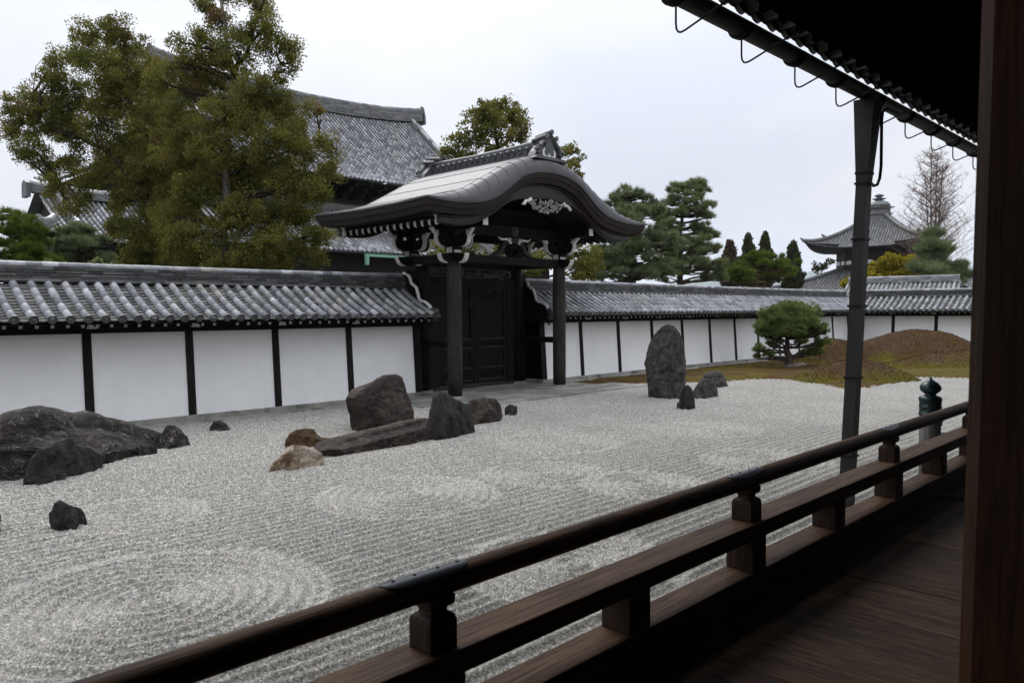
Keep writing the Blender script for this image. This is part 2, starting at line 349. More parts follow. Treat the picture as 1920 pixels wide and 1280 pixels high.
ROCK = dict(
 dark=m_rock('dark_rock', (0.013, 0.0105, 0.009), (0.034, 0.0265, 0.0225), (0.07, 0.055, 0.046), lich=0.62),
 slate=m_rock('slate_rock', (0.014, 0.0125, 0.0115), (0.03, 0.0265, 0.024), (0.062, 0.055, 0.05), lich=0.68, streak=(2.5, 2.5, 0.5)),
 brown=m_rock('brown_rock', (0.022, 0.014, 0.011), (0.05, 0.033, 0.026), (0.09, 0.062, 0.05), lich=0.66),
 grey=m_rock('grey_rock', (0.03, 0.026, 0.023), (0.065, 0.056, 0.05), (0.115, 0.10, 0.09), lichen=(0.24, 0.23, 0.2), lich=0.62, scale=1.4),
 tan=m_rock('tan_rock', (0.17, 0.11, 0.06), (0.48, 0.38, 0.27), (0.85, 0.77, 0.66), lichen=(0.13, 0.065, 0.02), lich=0.61, scale=2.5),
 ochre=m_rock('ochre_rock', (0.05, 0.033, 0.02), (0.12, 0.07, 0.032), (0.17, 0.115, 0.07), lichen=(0.17, 0.08, 0.02), lich=0.57, scale=2.5))
# ------------------------------------------------------------------ tiled roofs
def polyline(P, u, v0, v1, n=18):
    pts = [P(u, v0+(v1-v0)*i/n) for i in range(n+1)]
    L_ = [0.0]
    for i in range(n): L_.append(L_[-1] + (pts[i+1]-pts[i]).length)
    return pts, L_
def along(pts, L_, s):
    s = max(0.0, min(L_[-1], s))
    for i in range(len(L_)-1):
        if s <= L_[i+1] or i == len(L_)-2:
            return pts[i].lerp(pts[i+1], (s-L_[i])/max(1e-6, L_[i+1]-L_[i]))
def tile_roof(cov, pan, ends, P, us, rc, tlen, plen, vr=None, nseg=5, eave_discs=True, du=0.05, dip=0.035, jit=0.004, sides=True):
    """cover-tile rows (cov), pans between them (pan) and the round eave ends (ends); P(u, v): v = 0 ridge, 1 eave"""
    vr = vr or (lambda u: (0.0, 1.0))
    for i, u in enumerate(us):
        v0, v1 = vr(u)
        if v1-v0 < 0.04: continue
        pts, L_ = polyline(P, u, v0, v1); T = L_[-1]
        side = (P(u+du, v1)-P(u-du, v1)).normalized()
        n_ = max(1, round(T/tlen)); s = 0.0
        for k in range(n_):
            s1 = T*(k+1)/n_
            a = along(pts, L_, s-0.02); b = along(pts, L_, s1); d = (b-a).normalized()
            nn = side.cross(d); nn = nn if nn.z > 0 else -nn
            vs = []
            ra = rc*0.9; rb = rc*(1.0 + rnd.uniform(-.03, .03)); lift = Vector((0, 0, rnd.uniform(0, jit)))
            for (p, r) in ((a, ra), (b, rb)):
                for q in range(nseg+1):
                    t = PI*q/nseg; vs.append(p + lift + side*(math.cos(t)*r) + nn*(math.sin(t)*r*1.05))
            cov.add(vs, [(q, q+1, nseg+2+q, nseg+1+q) for q in range(nseg)] + [tuple(range(nseg+1, 2*nseg+2))], True)
            s = s1
        if eave_discs:
            e = pts[-1]; d = (pts[-1]-pts[-2]).normalized(); nn = side.cross(d); nn = nn if nn.z > 0 else -nn
            c = e + nn*rc*0.15; ring = []
            for dd, rr in ((-.03, rc*1.06), (.012, rc*1.06), (.012, rc*.8), (.0, rc*.74)):
                ring += [c + d*dd + side*(math.cos(2*PI*q/14)*rr) + nn*(math.sin(2*PI*q/14)*rr) for q in range(14)]
            ends.add(ring, [(j*14+q, j*14+(q+1) % 14, (j+1)*14+(q+1) % 14, (j+1)*14+q) for j in range(3) for q in range(14)] + [tuple(range(42, 56))])
    if pan is None: return
    for i in range(len(us)-1):
        ua, ub = us[i], us[i+1]; um = (ua+ub)/2
        va0, va1 = vr(ua); vb0, vb1 = vr(ub); v0 = max(va0, vb0); v1 = min(max(va1, 0), max(vb1, 0)); v1 = (va1+vb1)/2
        if v1-v0 < 0.04: continue
        pts, L_ = polyline(P, um, v0, v1); T = L_[-1]
        w_ = (P(ub, 0.5*(v0+v1))-P(ua, 0.5*(v0+v1))).length
        side = (P(um+du, v1)-P(um-du, v1)).normalized()
        n_ = max(1, round(T/plen))
        for k in range(n_):
            a = along(pts, L_, T*k/n_-0.01); b = along(pts, L_, T*(k+1)/n_); d = (b-a).normalized()
            nn = side.cross(d); nn = nn if nn.z > 0 else -nn
            up = 0.024 + rnd.uniform(0, .006); tilt = rnd.uniform(-.004, .004); vs = []
            for (p, h) in ((a, 0.0), (b, up), (b, up-0.028)):
                for q in range(5):
                    f_ = q/2-1; vs.append(p + side*(f_*w_*0.5) + nn*(h + tilt*f_ - dip*(1-f_*f_)))
            pan.add(vs, [(q, q+1, 6+q, 5+q) for q in range(4)] + [(5+q, 6+q, 11+q, 10+q) for q in range(4)], True)
def ridge_stack(lay, top, pts, width, h, nlay, rtop, seg, up=Vector((0,0,1)), rtopseg=None):
    """layers of thin ridge tiles and the round top row, each tile an island"""
    L_ = [0.0]
    for i in range(len(pts)-1): L_.append(L_[-1]+(pts[i+1]-pts[i]).length)
    T = L_[-1]
    for j in range(nlay):
        z0 = h*j/nlay; z1 = h*(j+0.72)/nlay; z2 = h*(j+1)/nlay
        wj = width*(1.0 - 0.25*j/nlay)
        s = -rnd.uniform(0, seg)
        while s < T:
            a = along(pts, L_, max(0, s)); b = along(pts, L_, min(T, s+seg*0.995)); s += seg
            if (b-a).length < 0.02: continue
            jz = rnd.uniform(-.003, .003)
            lay.bar(a+up*((z0+z1)/2+jz), b+up*((z0+z1)/2+jz), wj, (z1-z0))
            lay.bar(a+up*((z1+z2)/2+jz), b+up*((z1+z2)/2+jz), wj*0.86, (z2-z1))
    s = 0.0; rs = rtopseg or seg
    while s < T:
        a = along(pts, L_, s); b = along(pts, L_, min(T, s+rs)); s += rs
        if (b-a).length < 0.03: continue
        r = rtop*rnd.uniform(.95, 1.04)
        top.tube([a+up*(h+rtop*.25), b+up*(h+rtop*.25)], [r, r*0.97], 10)
def frange(a, b, st):
    n_ = int(round((b-a)/st)); return [a+(b-a)*i/n_ for i in range(n_+1)]

# ------------------------------------------------------------------ the ground
b = MB(); b.add([(-3000,-3000,-.3),(3000,-3000,-.3),(3000,3000,-.3),(-3000,3000,-.3)], [(0,1,2,3)])
struct(b.build('ground', M['earth']))

SWIRL = [(2.15, 6.0, 1.3), (5.6, 7.3, 1.05), (7.6, 6.95, 0.8), (3.0, 8.8, 0.75), (5.0, 4.25, .95), (8.0, 5.6, 0.75), (9.6, 8.4, 1.0), (10.5, 5.2, 0.9), (12.5, 7.4, 1.0)]
def gravel():
    xs = np.concatenate([np.arange(-14, -0.5, 0.5), np.arange(-0.5, 11.0, 0.021), np.arange(11.0, 18.0, 0.045), np.arange(18.0, 41.6, 0.16)])
    ys = np.concatenate([np.arange(-2.5, 2.2, 0.3), np.arange(2.2, 15.52, 0.0165)])
    X, Y = np.meshgrid(xs, ys, indexing='ij')
    lam = 0.14
    ph = Y/lam; amp = np.clip(1.1-0.03*np.hypot(X, Y), .6, 1)
    wob = 0.05*np.sin(X*0.9+1.3)+0.03*np.sin(X*2.3)
    ph = ph + wob
    for cx, cy, R in SWIRL:
        r = np.hypot(X-cx, (Y-cy)); k_ = np.clip((R-r)/0.12, 0, 1)
        ph = np.where(k_ > 0.5, r/0.14, ph); amp = amp*np.where(k_ > .5, .95, 1); amp = amp*(1-0.75*np.exp(-((R-r)/0.05)**2))
    tri = np.abs((ph % 1.0)*2-1)                                  # 0 groove .. 1 crest
    h = 0.058*amp*tri**1.6
    h += nrg.normal(0, 0.0018, X.shape)
    lowf = 0.012*np.sin(X*1.7+Y*0.6)*np.sin(Y*1.3-X*0.4)
    h = h + lowf*0.4
    edge = np.clip((Y-2.2)/0.2, 0, 1); h = h*edge
    co = np.stack([X, Y, h], -1).reshape(-1, 3).astype(np.float32)
    nx, ny = X.shape
    idx = np.arange(nx*ny, dtype=np.int32).reshape(nx, ny)
    q = np.stack([idx[:-1, :-1], idx[1:, :-1], idx[1:, 1:], idx[:-1, 1:]], -1).reshape(-1)
    me = bpy.data.meshes.new('gravel'); me.vertices.add(nx*ny); me.vertices.foreach_set('co', co.ravel())
    nf = len(q)//4; me.loops.add(nf*4); me.loops.foreach_set('vertex_index', q)
    me.polygons.add(nf); me.polygons.foreach_set('loop_start', np.arange(nf, dtype=np.int32)*4); me.polygons.foreach_set('loop_total', np.full(nf, 4, np.int32))
    me.update(calc_edges=True); me.materials.append(M['gravel'])
    o = bpy.data.objects.new('gravel', me); COL.objects.link(o); stuff(o)
gravel()

# stone paving before the gate
b = MB()
y = 12.75; row = 0
while y < 15.9:
    hgt = 0.42; x = 10.9 + (row % 2)*0.3 - (0.0 if row else -0.6)
    xe = 18.3 if row < 3 else 17.6
    while x < xe:
        wd = rnd.uniform(0.55, 0.85); x1 = min(x+wd, xe+0.2)
        z = 0.055 + rnd.uniform(-.004, .004)
        b.box(x+.016, x1-.016, y+.016, y+hgt-.016, -.05, z); x = x1
    y += hgt; row += 1
struct(b.build('paving', M['paving'], bevel=0.006))

# ------------------------------------------------------------------ garden walls
def garden_wall(name, W, s0, s1, posts, label, gable=(None, None), row0=0.14, group='tile-roofed white garden walls'):
    """W(s, t, z): s along the wall, t out towards the garden from the wall's foot"""
    root = thing(name, W((s0+s1)/2, -0.8, 0), label, 'garden wall', group)
    b = MB()
    ev = lambda s, t, z: W(s, t, z)
    # body with a batter
    zt = 2.0
    q = [ev(s0,0,.14),ev(s1,0,.14),ev(s1,-1.7,.14),ev(s0,-1.7,.14),ev(s0,-.12,zt),ev(s1,-.12,zt),ev(s1,-1.58,zt),ev(s0,-1.58,zt)]
    b.hexa(q); b.build('plaster', M['plaster'], root)
    b = MB(); s = s0
    while s < s1-0.05:
        e = min(s1, s + rnd.uniform(1.5, 2.4)); e = s1 if s1-e < 0.5 else e
        z = .145+rnd.uniform(-.004, .004); t = 0.05+rnd.uniform(-.008, .008)
        b.hexa([ev(s+.004,t,-.1),ev(e-.004,t,-.1),ev(e-.004,-1.75,-.1),ev(s+.004,-1.75,-.1),ev(s+.004,t,z),ev(e-.004,t,z),ev(e-.004,-1.75,z),ev(s+.004,-1.75,z)]); s = e
    b.build('stone_footing', M['kerb'], root, bevel=0.01)
    for p in posts:
        b = MB(); hw = .078; f = .022
        zz = 1.93; tt = lambda z: -.12*(z-.14)/(zt-.14)
        b.hexa([ev(p-hw,f,.148),ev(p+hw,f,.148),ev(p+hw,-.12,.148),ev(p-hw,-.12,.148),ev(p-hw,tt(zz)+f,zz),ev(p+hw,tt(zz)+f,zz),ev(p+hw,tt(zz)-.1,zz),ev(p-hw,tt(zz)-.1,zz)])
        b.build('post', M['post_wood'], root)
        b = MB(); b.hexa([ev(p-.085,.26,1.93),ev(p+.085,.26,1.93),ev(p+.085,.20,1.93),ev(p-.085,.20,1.93),ev(p-.05,.262,2.045),ev(p+.05,.262,2.045),ev(p+.05,.20,2.045),ev(p-.05,.20,2.045)])
        b.build('bracket_end', M['white_paint'], root)
    # plate beam, dark eave boarding, rafters with white ends
    b = MB()
    for (t0,t1,z0,z1) in ((-.16,.055,1.84,1.93),(-.2,.16,1.932,2.0)):
        b.hexa([ev(s0,t1,z0),ev(s1,t1,z0),ev(s1,t0,z0),ev(s0,t0,z0),ev(s0,t1,z1),ev(s1,t1,z1),ev(s1,t0,z1),ev(s0,t0,z1)])
    b.build('wall_plate', M['black_wood'], root)
    s = s0+.1
    while s < s1-.05:
        hw = .028; b = MB()
        b.hexa([ev(s-hw,.44,1.955),ev(s+hw,.44,1.955),ev(s+hw,-.2,2.12),ev(s-hw,-.2,2.12),ev(s-hw,.44,2.02),ev(s+hw,.44,2.02),ev(s+hw,-.2,2.185),ev(s-hw,-.2,2.185)])
        raft = b.build('rafter', M['black_wood'], root)
        if rnd.random() > 0.04:
            we = MB()
            we.hexa([ev(s-hw,.4435,1.955),ev(s+hw,.4435,1.955),ev(s+hw,.4405,1.955),ev(s-hw,.4405,1.955),ev(s-hw,.4435,2.02),ev(s+hw,.4435,2.02),ev(s+hw,.4405,2.02),ev(s-hw,.4405,2.02)])
            we.build('end_paint', M['white_paint'], raft)
        s += .24
    b = MB()
    for (a, c) in (((.62,2.04),(-.8,2.70)), ((-2.22,2.04),(-.8,2.70))):
        b.hexa([ev(s0,a[0],a[1]-.03),ev(s1,a[0],a[1]-.03),ev(s1,c[0],c[1]-.03),ev(s0,c[0],c[1]-.03),ev(s0,a[0],a[1]),ev(s1,a[0],a[1]),ev(s1,c[0],c[1]),ev(s0,c[0],c[1])])
    b.build('eave_boarding', M['black_wood'], root)
    # tiles, front and back
    cov = MB(); pan = MB(); ends = MB(); lay = MB(); top = MB()
    def Pf(u, v):
        sag = -0.045*math.sin(PI*v); return Vector(ev(u, -.66 + 1.36*v, 2.79 - .69*v + sag))
    def Pb(u, v): return Vector(ev(u, -.94 - 1.36*v, 2.79 - .69*v - 0.045*math.sin(PI*v)))
    us = frange(s0+row0, s1-row0, .28)
    tile_roof(cov, pan, ends, Pf, us, .074, .32, .115)
    tile_roof(cov, None, ends, Pb, us, .074, .5, .115, eave_discs=False)
    bk = MB(); bk.grid([[Pb(s0, v/4)-Vector((0,0,.02)) for v in range(5)], [Pb(s1, v/4)-Vector((0,0,.02)) for v in range(5)]]); 
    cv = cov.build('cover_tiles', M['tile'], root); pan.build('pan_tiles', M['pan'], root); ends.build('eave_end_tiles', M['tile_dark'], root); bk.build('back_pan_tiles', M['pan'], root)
    pts = [Vector(ev(s0+(s1-s0)*i/12, -.8, 2.79 + (0.03*((abs(i-6)/6)**3)))) for i in range(13)]
    ridge_stack(lay, top, pts, .36, .30, 5, .075, .27)
    # a bead of light half tiles at the foot of the ridge
    for sg in (1, -1):
        s = s0
        while s < s1-.02:
            e = min(s1, s+.27); t = -.8+.2*sg
            lay.tube([ev(s,t,2.815), ev(e-.006,t,2.815)], .032, 8); s = e
    lay.build('ridge_tiles', M['ridge_layer'], root); top.build('ridge_top_tiles', M['tile'], root)
    for side, sg in zip(gable, (-1, 1)):
        if side is None: continue
        s = s0 if sg < 0 else s1
        # cusped gable board with a white edge, and the end scroll
        prof = [(-.8,3.19),(-.66,3.17),(-.54,3.08),(-.47,2.92),(-.40,2.88),(-.28,2.82),(-.2,2.64),(-.17,2.52),(-.08,2.46),(.1,2.42),(.26,2.33),(.34,2.2)]
        sm = []
        for i in range(len(prof)-1):
            for q in range(3):
                f_ = q/3; sm.append((prof[i][0]*(1-f_)+prof[i+1][0]*f_, prof[i][1]*(1-f_)+prof[i+1][1]*f_))
        sm.append(prof[-1])
        b = MB(); e0 = s; e1 = s+sg*.07
        low = [(t, z-.42) for t, z in sm]
        for i in range(len(sm)-1):
            A, B, Cc, D_ = sm[i], sm[i+1], low[i+1], low[i]
            b.hexa([ev(e0,D_[0],D_[1]),ev(e0,Cc[0],Cc[1]),ev(e1,Cc[0],Cc[1]),ev(e1,D_[0],D_[1]),ev(e0,A[0],A[1]),ev(e0,B[0],B[1]),ev(e1,B[0],B[1]),ev(e1,A[0],A[1])])
        bb = b.build('gable_board', M['black_wood'], root)
        b = MB(); b.tube([ev(s+sg*.05,t,z+.022) for t, z in sm], [.042]*(len(sm)-4)+[.05,.055,.05,.03], 8); b.build('gable_edge_paint', M['white_paint'], bb)
        b = MB()
        b.box(0,0,0,0,0,0); b = MB()
        zz = 2.0; b.hexa([ev(e0,.16,zz-.1),ev(e1,.16,zz-.1),ev(e1,-1.75,zz-.1),ev(e0,-1.75,zz-.1),ev(e0,-.7,2.7),ev(e1,-.7,2.7),ev(e1,-.9,2.7),ev(e0,-.9,2.7)])
        b.build('gable_panel', M['black_wood'], root)
        b = MB()
        for c_, r_ in (((.44,2.20),.10),((.52,2.10),.06),((.42,2.02),.055)):
            b.tube([ev(s-sg*.04,c_[0],c_[1]), ev(s+sg*.13,c_[0],c_[1])], r_, 12)
            b.tube([ev(s+sg*.14,c_[0]+r_*.75*math.cos(q*.5),c_[1]+r_*.75*math.sin(q*.5)) for q in range(13)], .018, 6)
        b.build('corner_scroll_tile', M['tile_dark'], root)
        b = MB(); hw = .11; p = s - sg*hw
        b.hexa([ev(p-hw,.03,.148),ev(p+hw,.03,.148),ev(p+hw,-1.72,.148),ev(p-hw,-1.72,.148),ev(p-hw,-.09,1.93),ev(p+hw,-.09,1.93),ev(p+hw,-1.6,1.93),ev(p-hw,-1.6,1.93)])
        b.build('end_post', M['black_wood'], root)
    return root
WY = 15.5
Wmain = lambda s, t, z: Vector((s, WY - t, z))
FX = 41.2
Wfar = lambda s, t, z: Vector((FX - t, s, z))
garden_wall('garden_wall', Wmain, -7.0, 12.42, [4.59-1.895*5+1.895*i for i in range(9)], 'long white plaster wall with grey tiled roof left of the dark gate', (None, 1))
garden_wall('garden_wall', Wmain, 16.98, FX+.75, [18.91+1.975*i for i in range(12)], 'white plaster wall with tiled roof running right from the gate behind the tall standing stone', (1, None))
garden_wall('garden_wall', Wfar, 1.0, WY-.2, [15.55-1.98*i for i in range(1, 7)], 'far end white wall with tiled roof behind the big moss mounds')
# ------------------------------------------------------------------ the gate
GX, GH = 14.6, 4.05
def lin(tab, x):
    if x <= tab[0][0]: return tab[0][1]
    for i in range(len(tab)-1):
        if x <= tab[i+1][0]:
            # cubic smoothing through neighbours (Catmull-Rom on uneven knots)
            x0, y0 = tab[i]; x1, y1 = tab[i+1]
            xm, ym = tab[i-1] if i > 0 else (2*x0-x1, 2*y0-y1) if False else (x0-(x1-x0), y1 if i == 0 and tab[0][0] == 0 else 2*y0-y1)
            xp, yp = tab[i+2] if i+2 < len(tab) else (x1+(x1-x0), 2*y1-y0)
            m0 = (y1-ym)/(x1-xm)*(x1-x0); m1 = (yp-y0)/(xp-x0)*(x1-x0); t = (x-x0)/(x1-x0)
            return (2*t**3-3*t*t+1)*y0+(t**3-2*t*t+t)*m0+(-2*t**3+3*t*t)*y1+(t**3-t*t)*m1
    return tab[-1][1]
ZM = [(0,6.12),(.1,6.085),(.2,5.97),(.33,5.76),(.45,5.5),(.57,5.24),(.675,5.03),(.76,4.92),(.87,4.81),(1,4.70)]
ZF = [(0,5.70),(.14,5.65),(.25,5.52),(.33,5.32),(.40,5.12),(.48,4.92),(.6,4.755),(.75,4.675),(.88,4.662),(1,4.685)]
HB = [(0,5.02),(.18,4.97),(.29,4.88),(.37,4.75),(.48,4.47),(.62,4.22),(.75,4.15),(.86,4.17)]
gate = thing('gate', (GX, 15.4, 0), 'black timber gate with a curved undulating gable roof standing between the white walls', 'gate')
zm = lambda x: lin(ZM, abs(x-GX)/GH)
zf = lambda x: lin(ZF, abs(x-GX)/GH)
Y0, Y1, BAND = 12.9, 17.5, 0.42
XS = [GX-GH+2*GH*i/96 for i in range(97)]
def top_z(x, y):
    e = min(y-Y0, Y1-y)
    if e >= BAND: return zm(x)
    t = 1-max(0.0, e)/BAND
    return zf(x) + (zm(x)-zf(x))*math.sqrt(max(0, 1-t**2.4))
ysamp = [Y0+BAND*(1-math.cos(PI/2*i/8)) for i in range(9)] + frange(Y0+BAND+.3, Y1-BAND-.3, .4) + [Y1-BAND*(1-math.cos(PI/2*(8-i)/8)) for i in range(9)]
b = MB()
def ysweep(x, y):       # the eaves rise a little towards the corners
    a = (abs(x-GX)/GH)**3; c = abs((y-(Y0+Y1)/2)/((Y1-Y0)/2)); return a*(0.07*c**2 - 0.05)
P = [[Vector((x, y, top_z(x, y)+ysweep(x, y))) for y in ysamp] for x in XS]
b.grid(P, True)
P2 = [[Vector((p.x, p.y, p.z-0.045)) for p in r] for r in P]
b.grid(P2, True, True)
def rim(A, B): 
    for i in range(len(A)-1): b.add([A[i], A[i+1], B[i+1], B[i]], [(0,1,2,3)])
rim([r[0] for r in P], [r[0] for r in P2]); rim([r[-1] for r in P], [r[-1] for r in P2]); rim(P[0], P2[0]); rim(P[-1], P2[-1])
roof = b.build('roof_sheet', M['copper'], gate)
b = MB()      # standing seams along the slope's length and round the front roll
for u in (.16,.36,.53,.7,.86):
    for sg in (1,-1):
        x = GX+sg*u*GH
        b.tube([(x, y, top_z(x,y)+ysweep(x,y)+.004) for y in ysamp if Y0+BAND <= y <= Y1-BAND], .008, 5)
for (ya, yb) in ((Y0, Y0+BAND), (Y1-BAND, Y1)):
    for i in range(-11, 12):
        x = GX+i*.31*1.0
        ys = [ya+(yb-ya)*q/10 for q in range(11)]
        b.tube([(x, y, top_z(x,y)+ysweep(x,y)+.002) for y in ys], .009, 4)
for y in (Y0+BAND, Y1-BAND):
    b.tube([(x, y, top_z(x,y)+ysweep(x,y)+.002) for x in XS], .008, 5)
b.build('seams', M['copper'], roof)
# layered bark edge under the sheet: a closed body whose sides lean in
b = MB()
TH = 0.30
def under(x, f):       # f: 0 top, 1 bottom of the layer
    return f
for k, (ia, ib, za, zb) in enumerate(((.02,.05,.045,.17),(.07,.12,.172,.30))):
    def ring(inset, dz):
        xs = [GX+(x-GX)*(1-inset/GH) for x in XS]
        fr = [Vector((x, Y0+inset, zf(XS[i])+ysweep(XS[i],Y0)-dz)) for i, x in enumerate(xs)]
        bk = [Vector((x, Y1-inset, zf(XS[i])+ysweep(XS[i],Y1)-dz)) for i, x in enumerate(xs)]
        return fr, bk
    f0, b0 = ring(ia, za); f1, b1 = ring(ib, zb)
    b.grid([f0, f1]); b.grid([b0, b1], True, True)
    for i in (0, -1):
        nn = 10
        A = [f0[i].lerp(b0[i], q/nn) for q in range(nn+1)]; B = [f1[i].lerp(b1[i], q/nn) for q in range(nn+1)]
        for L__, e in ((A, 1), (B, 1)):
            for q in range(1, nn): 
                yy = L__[q].y; L__[q].z += ysweep(XS[i], yy)-ysweep(XS[i], Y0)*(1-q/nn)-ysweep(XS[i], Y1)*q/nn
        b.grid([A, B])
    b.grid([f1, b1], True, True)
b.build('roof_edge', M['bark'], gate)
# bargeboards front and back
for (y, t) in ((Y0+.26, .11), (Y1-.26, -.11)):
    b = MB(); xs = [GX-.865*GH+2*.865*GH*i/80 for i in range(81)]
    tp = [(x, zf(x)-.30) for x in xs]; lo = [(x, lin(HB, abs(x-GX)/GH)) for x in xs]
    for i in range(80):
        b.hexa([(lo[i][0],y,lo[i][1]),(lo[i+1][0],y,lo[i+1][1]),(lo[i+1][0],y+t,lo[i+1][1]),(lo[i][0],y+t,lo[i][1]),(tp[i][0],y,tp[i][1]),(tp[i+1][0],y,tp[i+1][1]),(tp[i+1][0],y+t,tp[i+1][1]),(tp[i][0],y+t,tp[i][1])])
    hb = b.build('bargeboard', M['board_wood'], gate)
    b = MB(); yy = y-(.02 if t > 0 else -.02)
    b.tube([(x, yy, lin(HB, abs(x-GX)/GH)+.03) for x in xs], .028, 6)
    b.tube([(x, yy, zf(x)-.33) for x in xs], .03, 6)
    b.build('bargeboard_moulding', M['board_wood'], hb)
# carved pendant under the crown of the front bargeboard
b = MB()
for i in range(70):
    a = rnd.uniform(-1, 1); x = GX-.05+a*.62; top_ = 5.0-.06*a*a; dep = .30*(1-a*a)**.8+.04
    z = top_ - rnd.random()*dep; r = rnd.uniform(.02,.05)
    q = rnd.uniform(0, PI)
    b.tube([(x-math.cos(q)*.05, Y0+.22, z-math.sin(q)*.04), (x, Y0+.18, z), (x+math.cos(q)*.05, Y0+.22, z+math.sin(q)*.05)], [r*.5, r, r*.4], 6)
b.build('carved_pendant', m_plain('carved_grey', (0.2, 0.195, 0.18), 0.8, 0.6, 12), gate)
# white carved scroll at its left shoulder
for sg in (-1, 1):
    b = MB(); b.tube([(GX+sg*(.62+.05*q), Y0+.2, 4.99-.03*q-.03*math.sin(q*1.4)) for q in range(6)], [.05,.045,.04,.035,.03,.02], 6)
    b.tube([(GX+sg*(.80), Y0+.2, 4.92),(GX+sg*.86,Y0+.19,4.84),(GX+sg*.93,Y0+.2,4.82)], [.04,.045,.02], 6)
    b.build('pendant_scroll', M['white_paint'], gate)
# columns
CY, RY, CXs = 14.45, 16.15, (12.62, 16.58)
for cx in CXs:
    b = MB(); b.lathe([(.178,.1),(.185,.6),(.185,2.6),(.178,3.2),(.165,3.45)], (cx, CY, 0), 24)
    o = b.build('column', M['column_wood'], gate)
    b = MB(); b.lathe([(.20,-.1),(.27,-.02),(.275,.03),(.25,.075),(.2,.1)], (cx, CY, 0), 24); b.build('stone_base', M['base_stone'], o)
for cx in (12.95, 16.55):
    b = MB(); b.lathe([(.2,.1),(.2,3.2),(.19,3.5)], (cx, RY, 0), 24)
    o = b.build('column', M['gate_wood'], gate)
    b = MB(); b.lathe([(.24,-.1),(.30,-.02),(.30,.04),(.26,.09),(.22,.1)], (cx, RY, 0), 24); b.build('stone_base', M['base_stone'], o)
# beams
def beam(name, x0, x1, y0, y1, z0, z1, mat='gate_wood', bev=.012):
    q = MB(); q.box(x0, x1, y0, y1, z0, z1); return q.build(name, M[mat], gate, bev)
beam('front_beam', CXs[0]+.1, CXs[1]-.1, CY-.085, CY+.085, 3.43, 3.64)
beam('rear_beam', CXs[0]-.1, CXs[1]+.1, RY-.1, RY+.1, 3.40, 3.66)
for cx in CXs:
    beam('side_beam', cx-.08, cx+.08, CY+.12, RY-.1, 3.43, 3.64)
    beam('side_rail', cx-.05, cx+.05, CY+.15, RY-.1, 1.29, 1.46)
    beam('cross_beam', cx-.09, cx+.09, Y0+.5, Y1-.5, 4.22, 4.40)
for y in (CY, RY):
    beam('rainbow_beam', CXs[0]-.35, CXs[1]+.35, y-.11, y+.11, 4.16, 4.44, 'black_wood')
beam('upper_beam', GX-1.15, GX+1.15, CY-.09, CY+.09, 4.72, 4.9, 'black_wood')
b = MB()      # dark boarded gable behind the rainbow beam
xs = [GX-2.4+4.8*i/40 for i in range(41)]
for yy in (CY+.14, RY):
    b = MB(); b.grid([[Vector((x,yy,4.4)), Vector((x,yy,zf(x)-.31))] for x in xs], False)
    b.build('gable_boarding', M['black_wood'], gate)
for sg in (1,-1):      # soffit under the eaves
    b = MB(); rows = []
    for u in (.97,.8,.62,.5):
        x = GX+sg*u*GH; rows.append([Vector((x, Y0+.3+(Y1-Y0-.6)*q/8, {.97:4.36,.8:4.40,.62:4.47,.5:4.55}[u])) for q in range(9)])
    b.grid(rows, True, sg > 0)
    b.build('soffit', M['black_wood'], gate)
# carved crest on the rainbow beam
b = MB(); c = Vector((GX+.08, CY-.115, 4.30))
for q in range(16):
    a = 2*PI*q/16; b.tube([c+Vector((math.cos(a)*.075,0,math.sin(a)*.075)), c+Vector((math.cos(a)*.15,-.012,math.sin(a)*.15))], [.018,.010], 5)
b.tube([c+Vector((0,.02,0)), c+Vector((0,-.04,0))], .05, 10)
b.build('crest_rosette', m_plain('rosette_wood', (0.07,0.066,0.058), .7, .4, 20), gate)
# eave rafters with white curled ends, left and right
for sg in (-1, 1):
    xe = GX+sg*3.42
    for i in range(15):
        y = Y0+.72+i*.262; b = MB(); we = MB()
        b.hexa([(xe,y-.035,4.17),(xe,y+.035,4.17),(GX+sg*1.9,y+.035,4.42),(GX+sg*1.9,y-.035,4.42),(xe,y-.035,4.28),(xe,y+.035,4.28),(GX+sg*1.9,y+.035,4.55),(GX+sg*1.9,y-.035,4.55)])
        we.tube([(xe+sg*.006,y,4.285),(xe+sg*.026,y-.004,4.25),(xe+sg*.012,y,4.2),(xe-sg*.03,y+.01,4.165)], [.026,.034,.034,.02], 6)
        r_ = b.build('eave_rafter', M['black_wood'], gate); we.build('end_paint', M['white_paint'], r_)
    b = MB(); b.box(min(xe+sg*.02, xe-sg*.12), max(xe+sg*.02, xe-sg*.12), Y0+.5, Y1-.5, 4.29, 4.36); b.build('eave_batten', M['black_wood'], gate)
    for yy in (Y0+.44, Y1-.44):
        b = MB(); b.tube([(xe+sg*.02,yy,4.16),(xe+sg*.05,yy,4.24),(xe+sg*.03,yy,4.3),(xe+sg*.06,yy,4.36),(xe+sg*.04,yy,4.44)], [.035,.045,.035,.045,.03], 8)
        b.build('bargeboard_foot', M['white_paint'], gate)
# purlin ends showing white below the bargeboard
for x in (12.63, 16.62):
    b = MB(); b.box(x-.075, x+.075, Y0+.42, CY+.3, 4.26, 4.43); o = b.build('purlin', M['black_wood'], gate)
    b = MB(); b.box(x-.078, x+.078, Y0+.405, Y0+.419, 4.255, 4.435); b.build('purlin_end_paint', M['white_paint'], o)
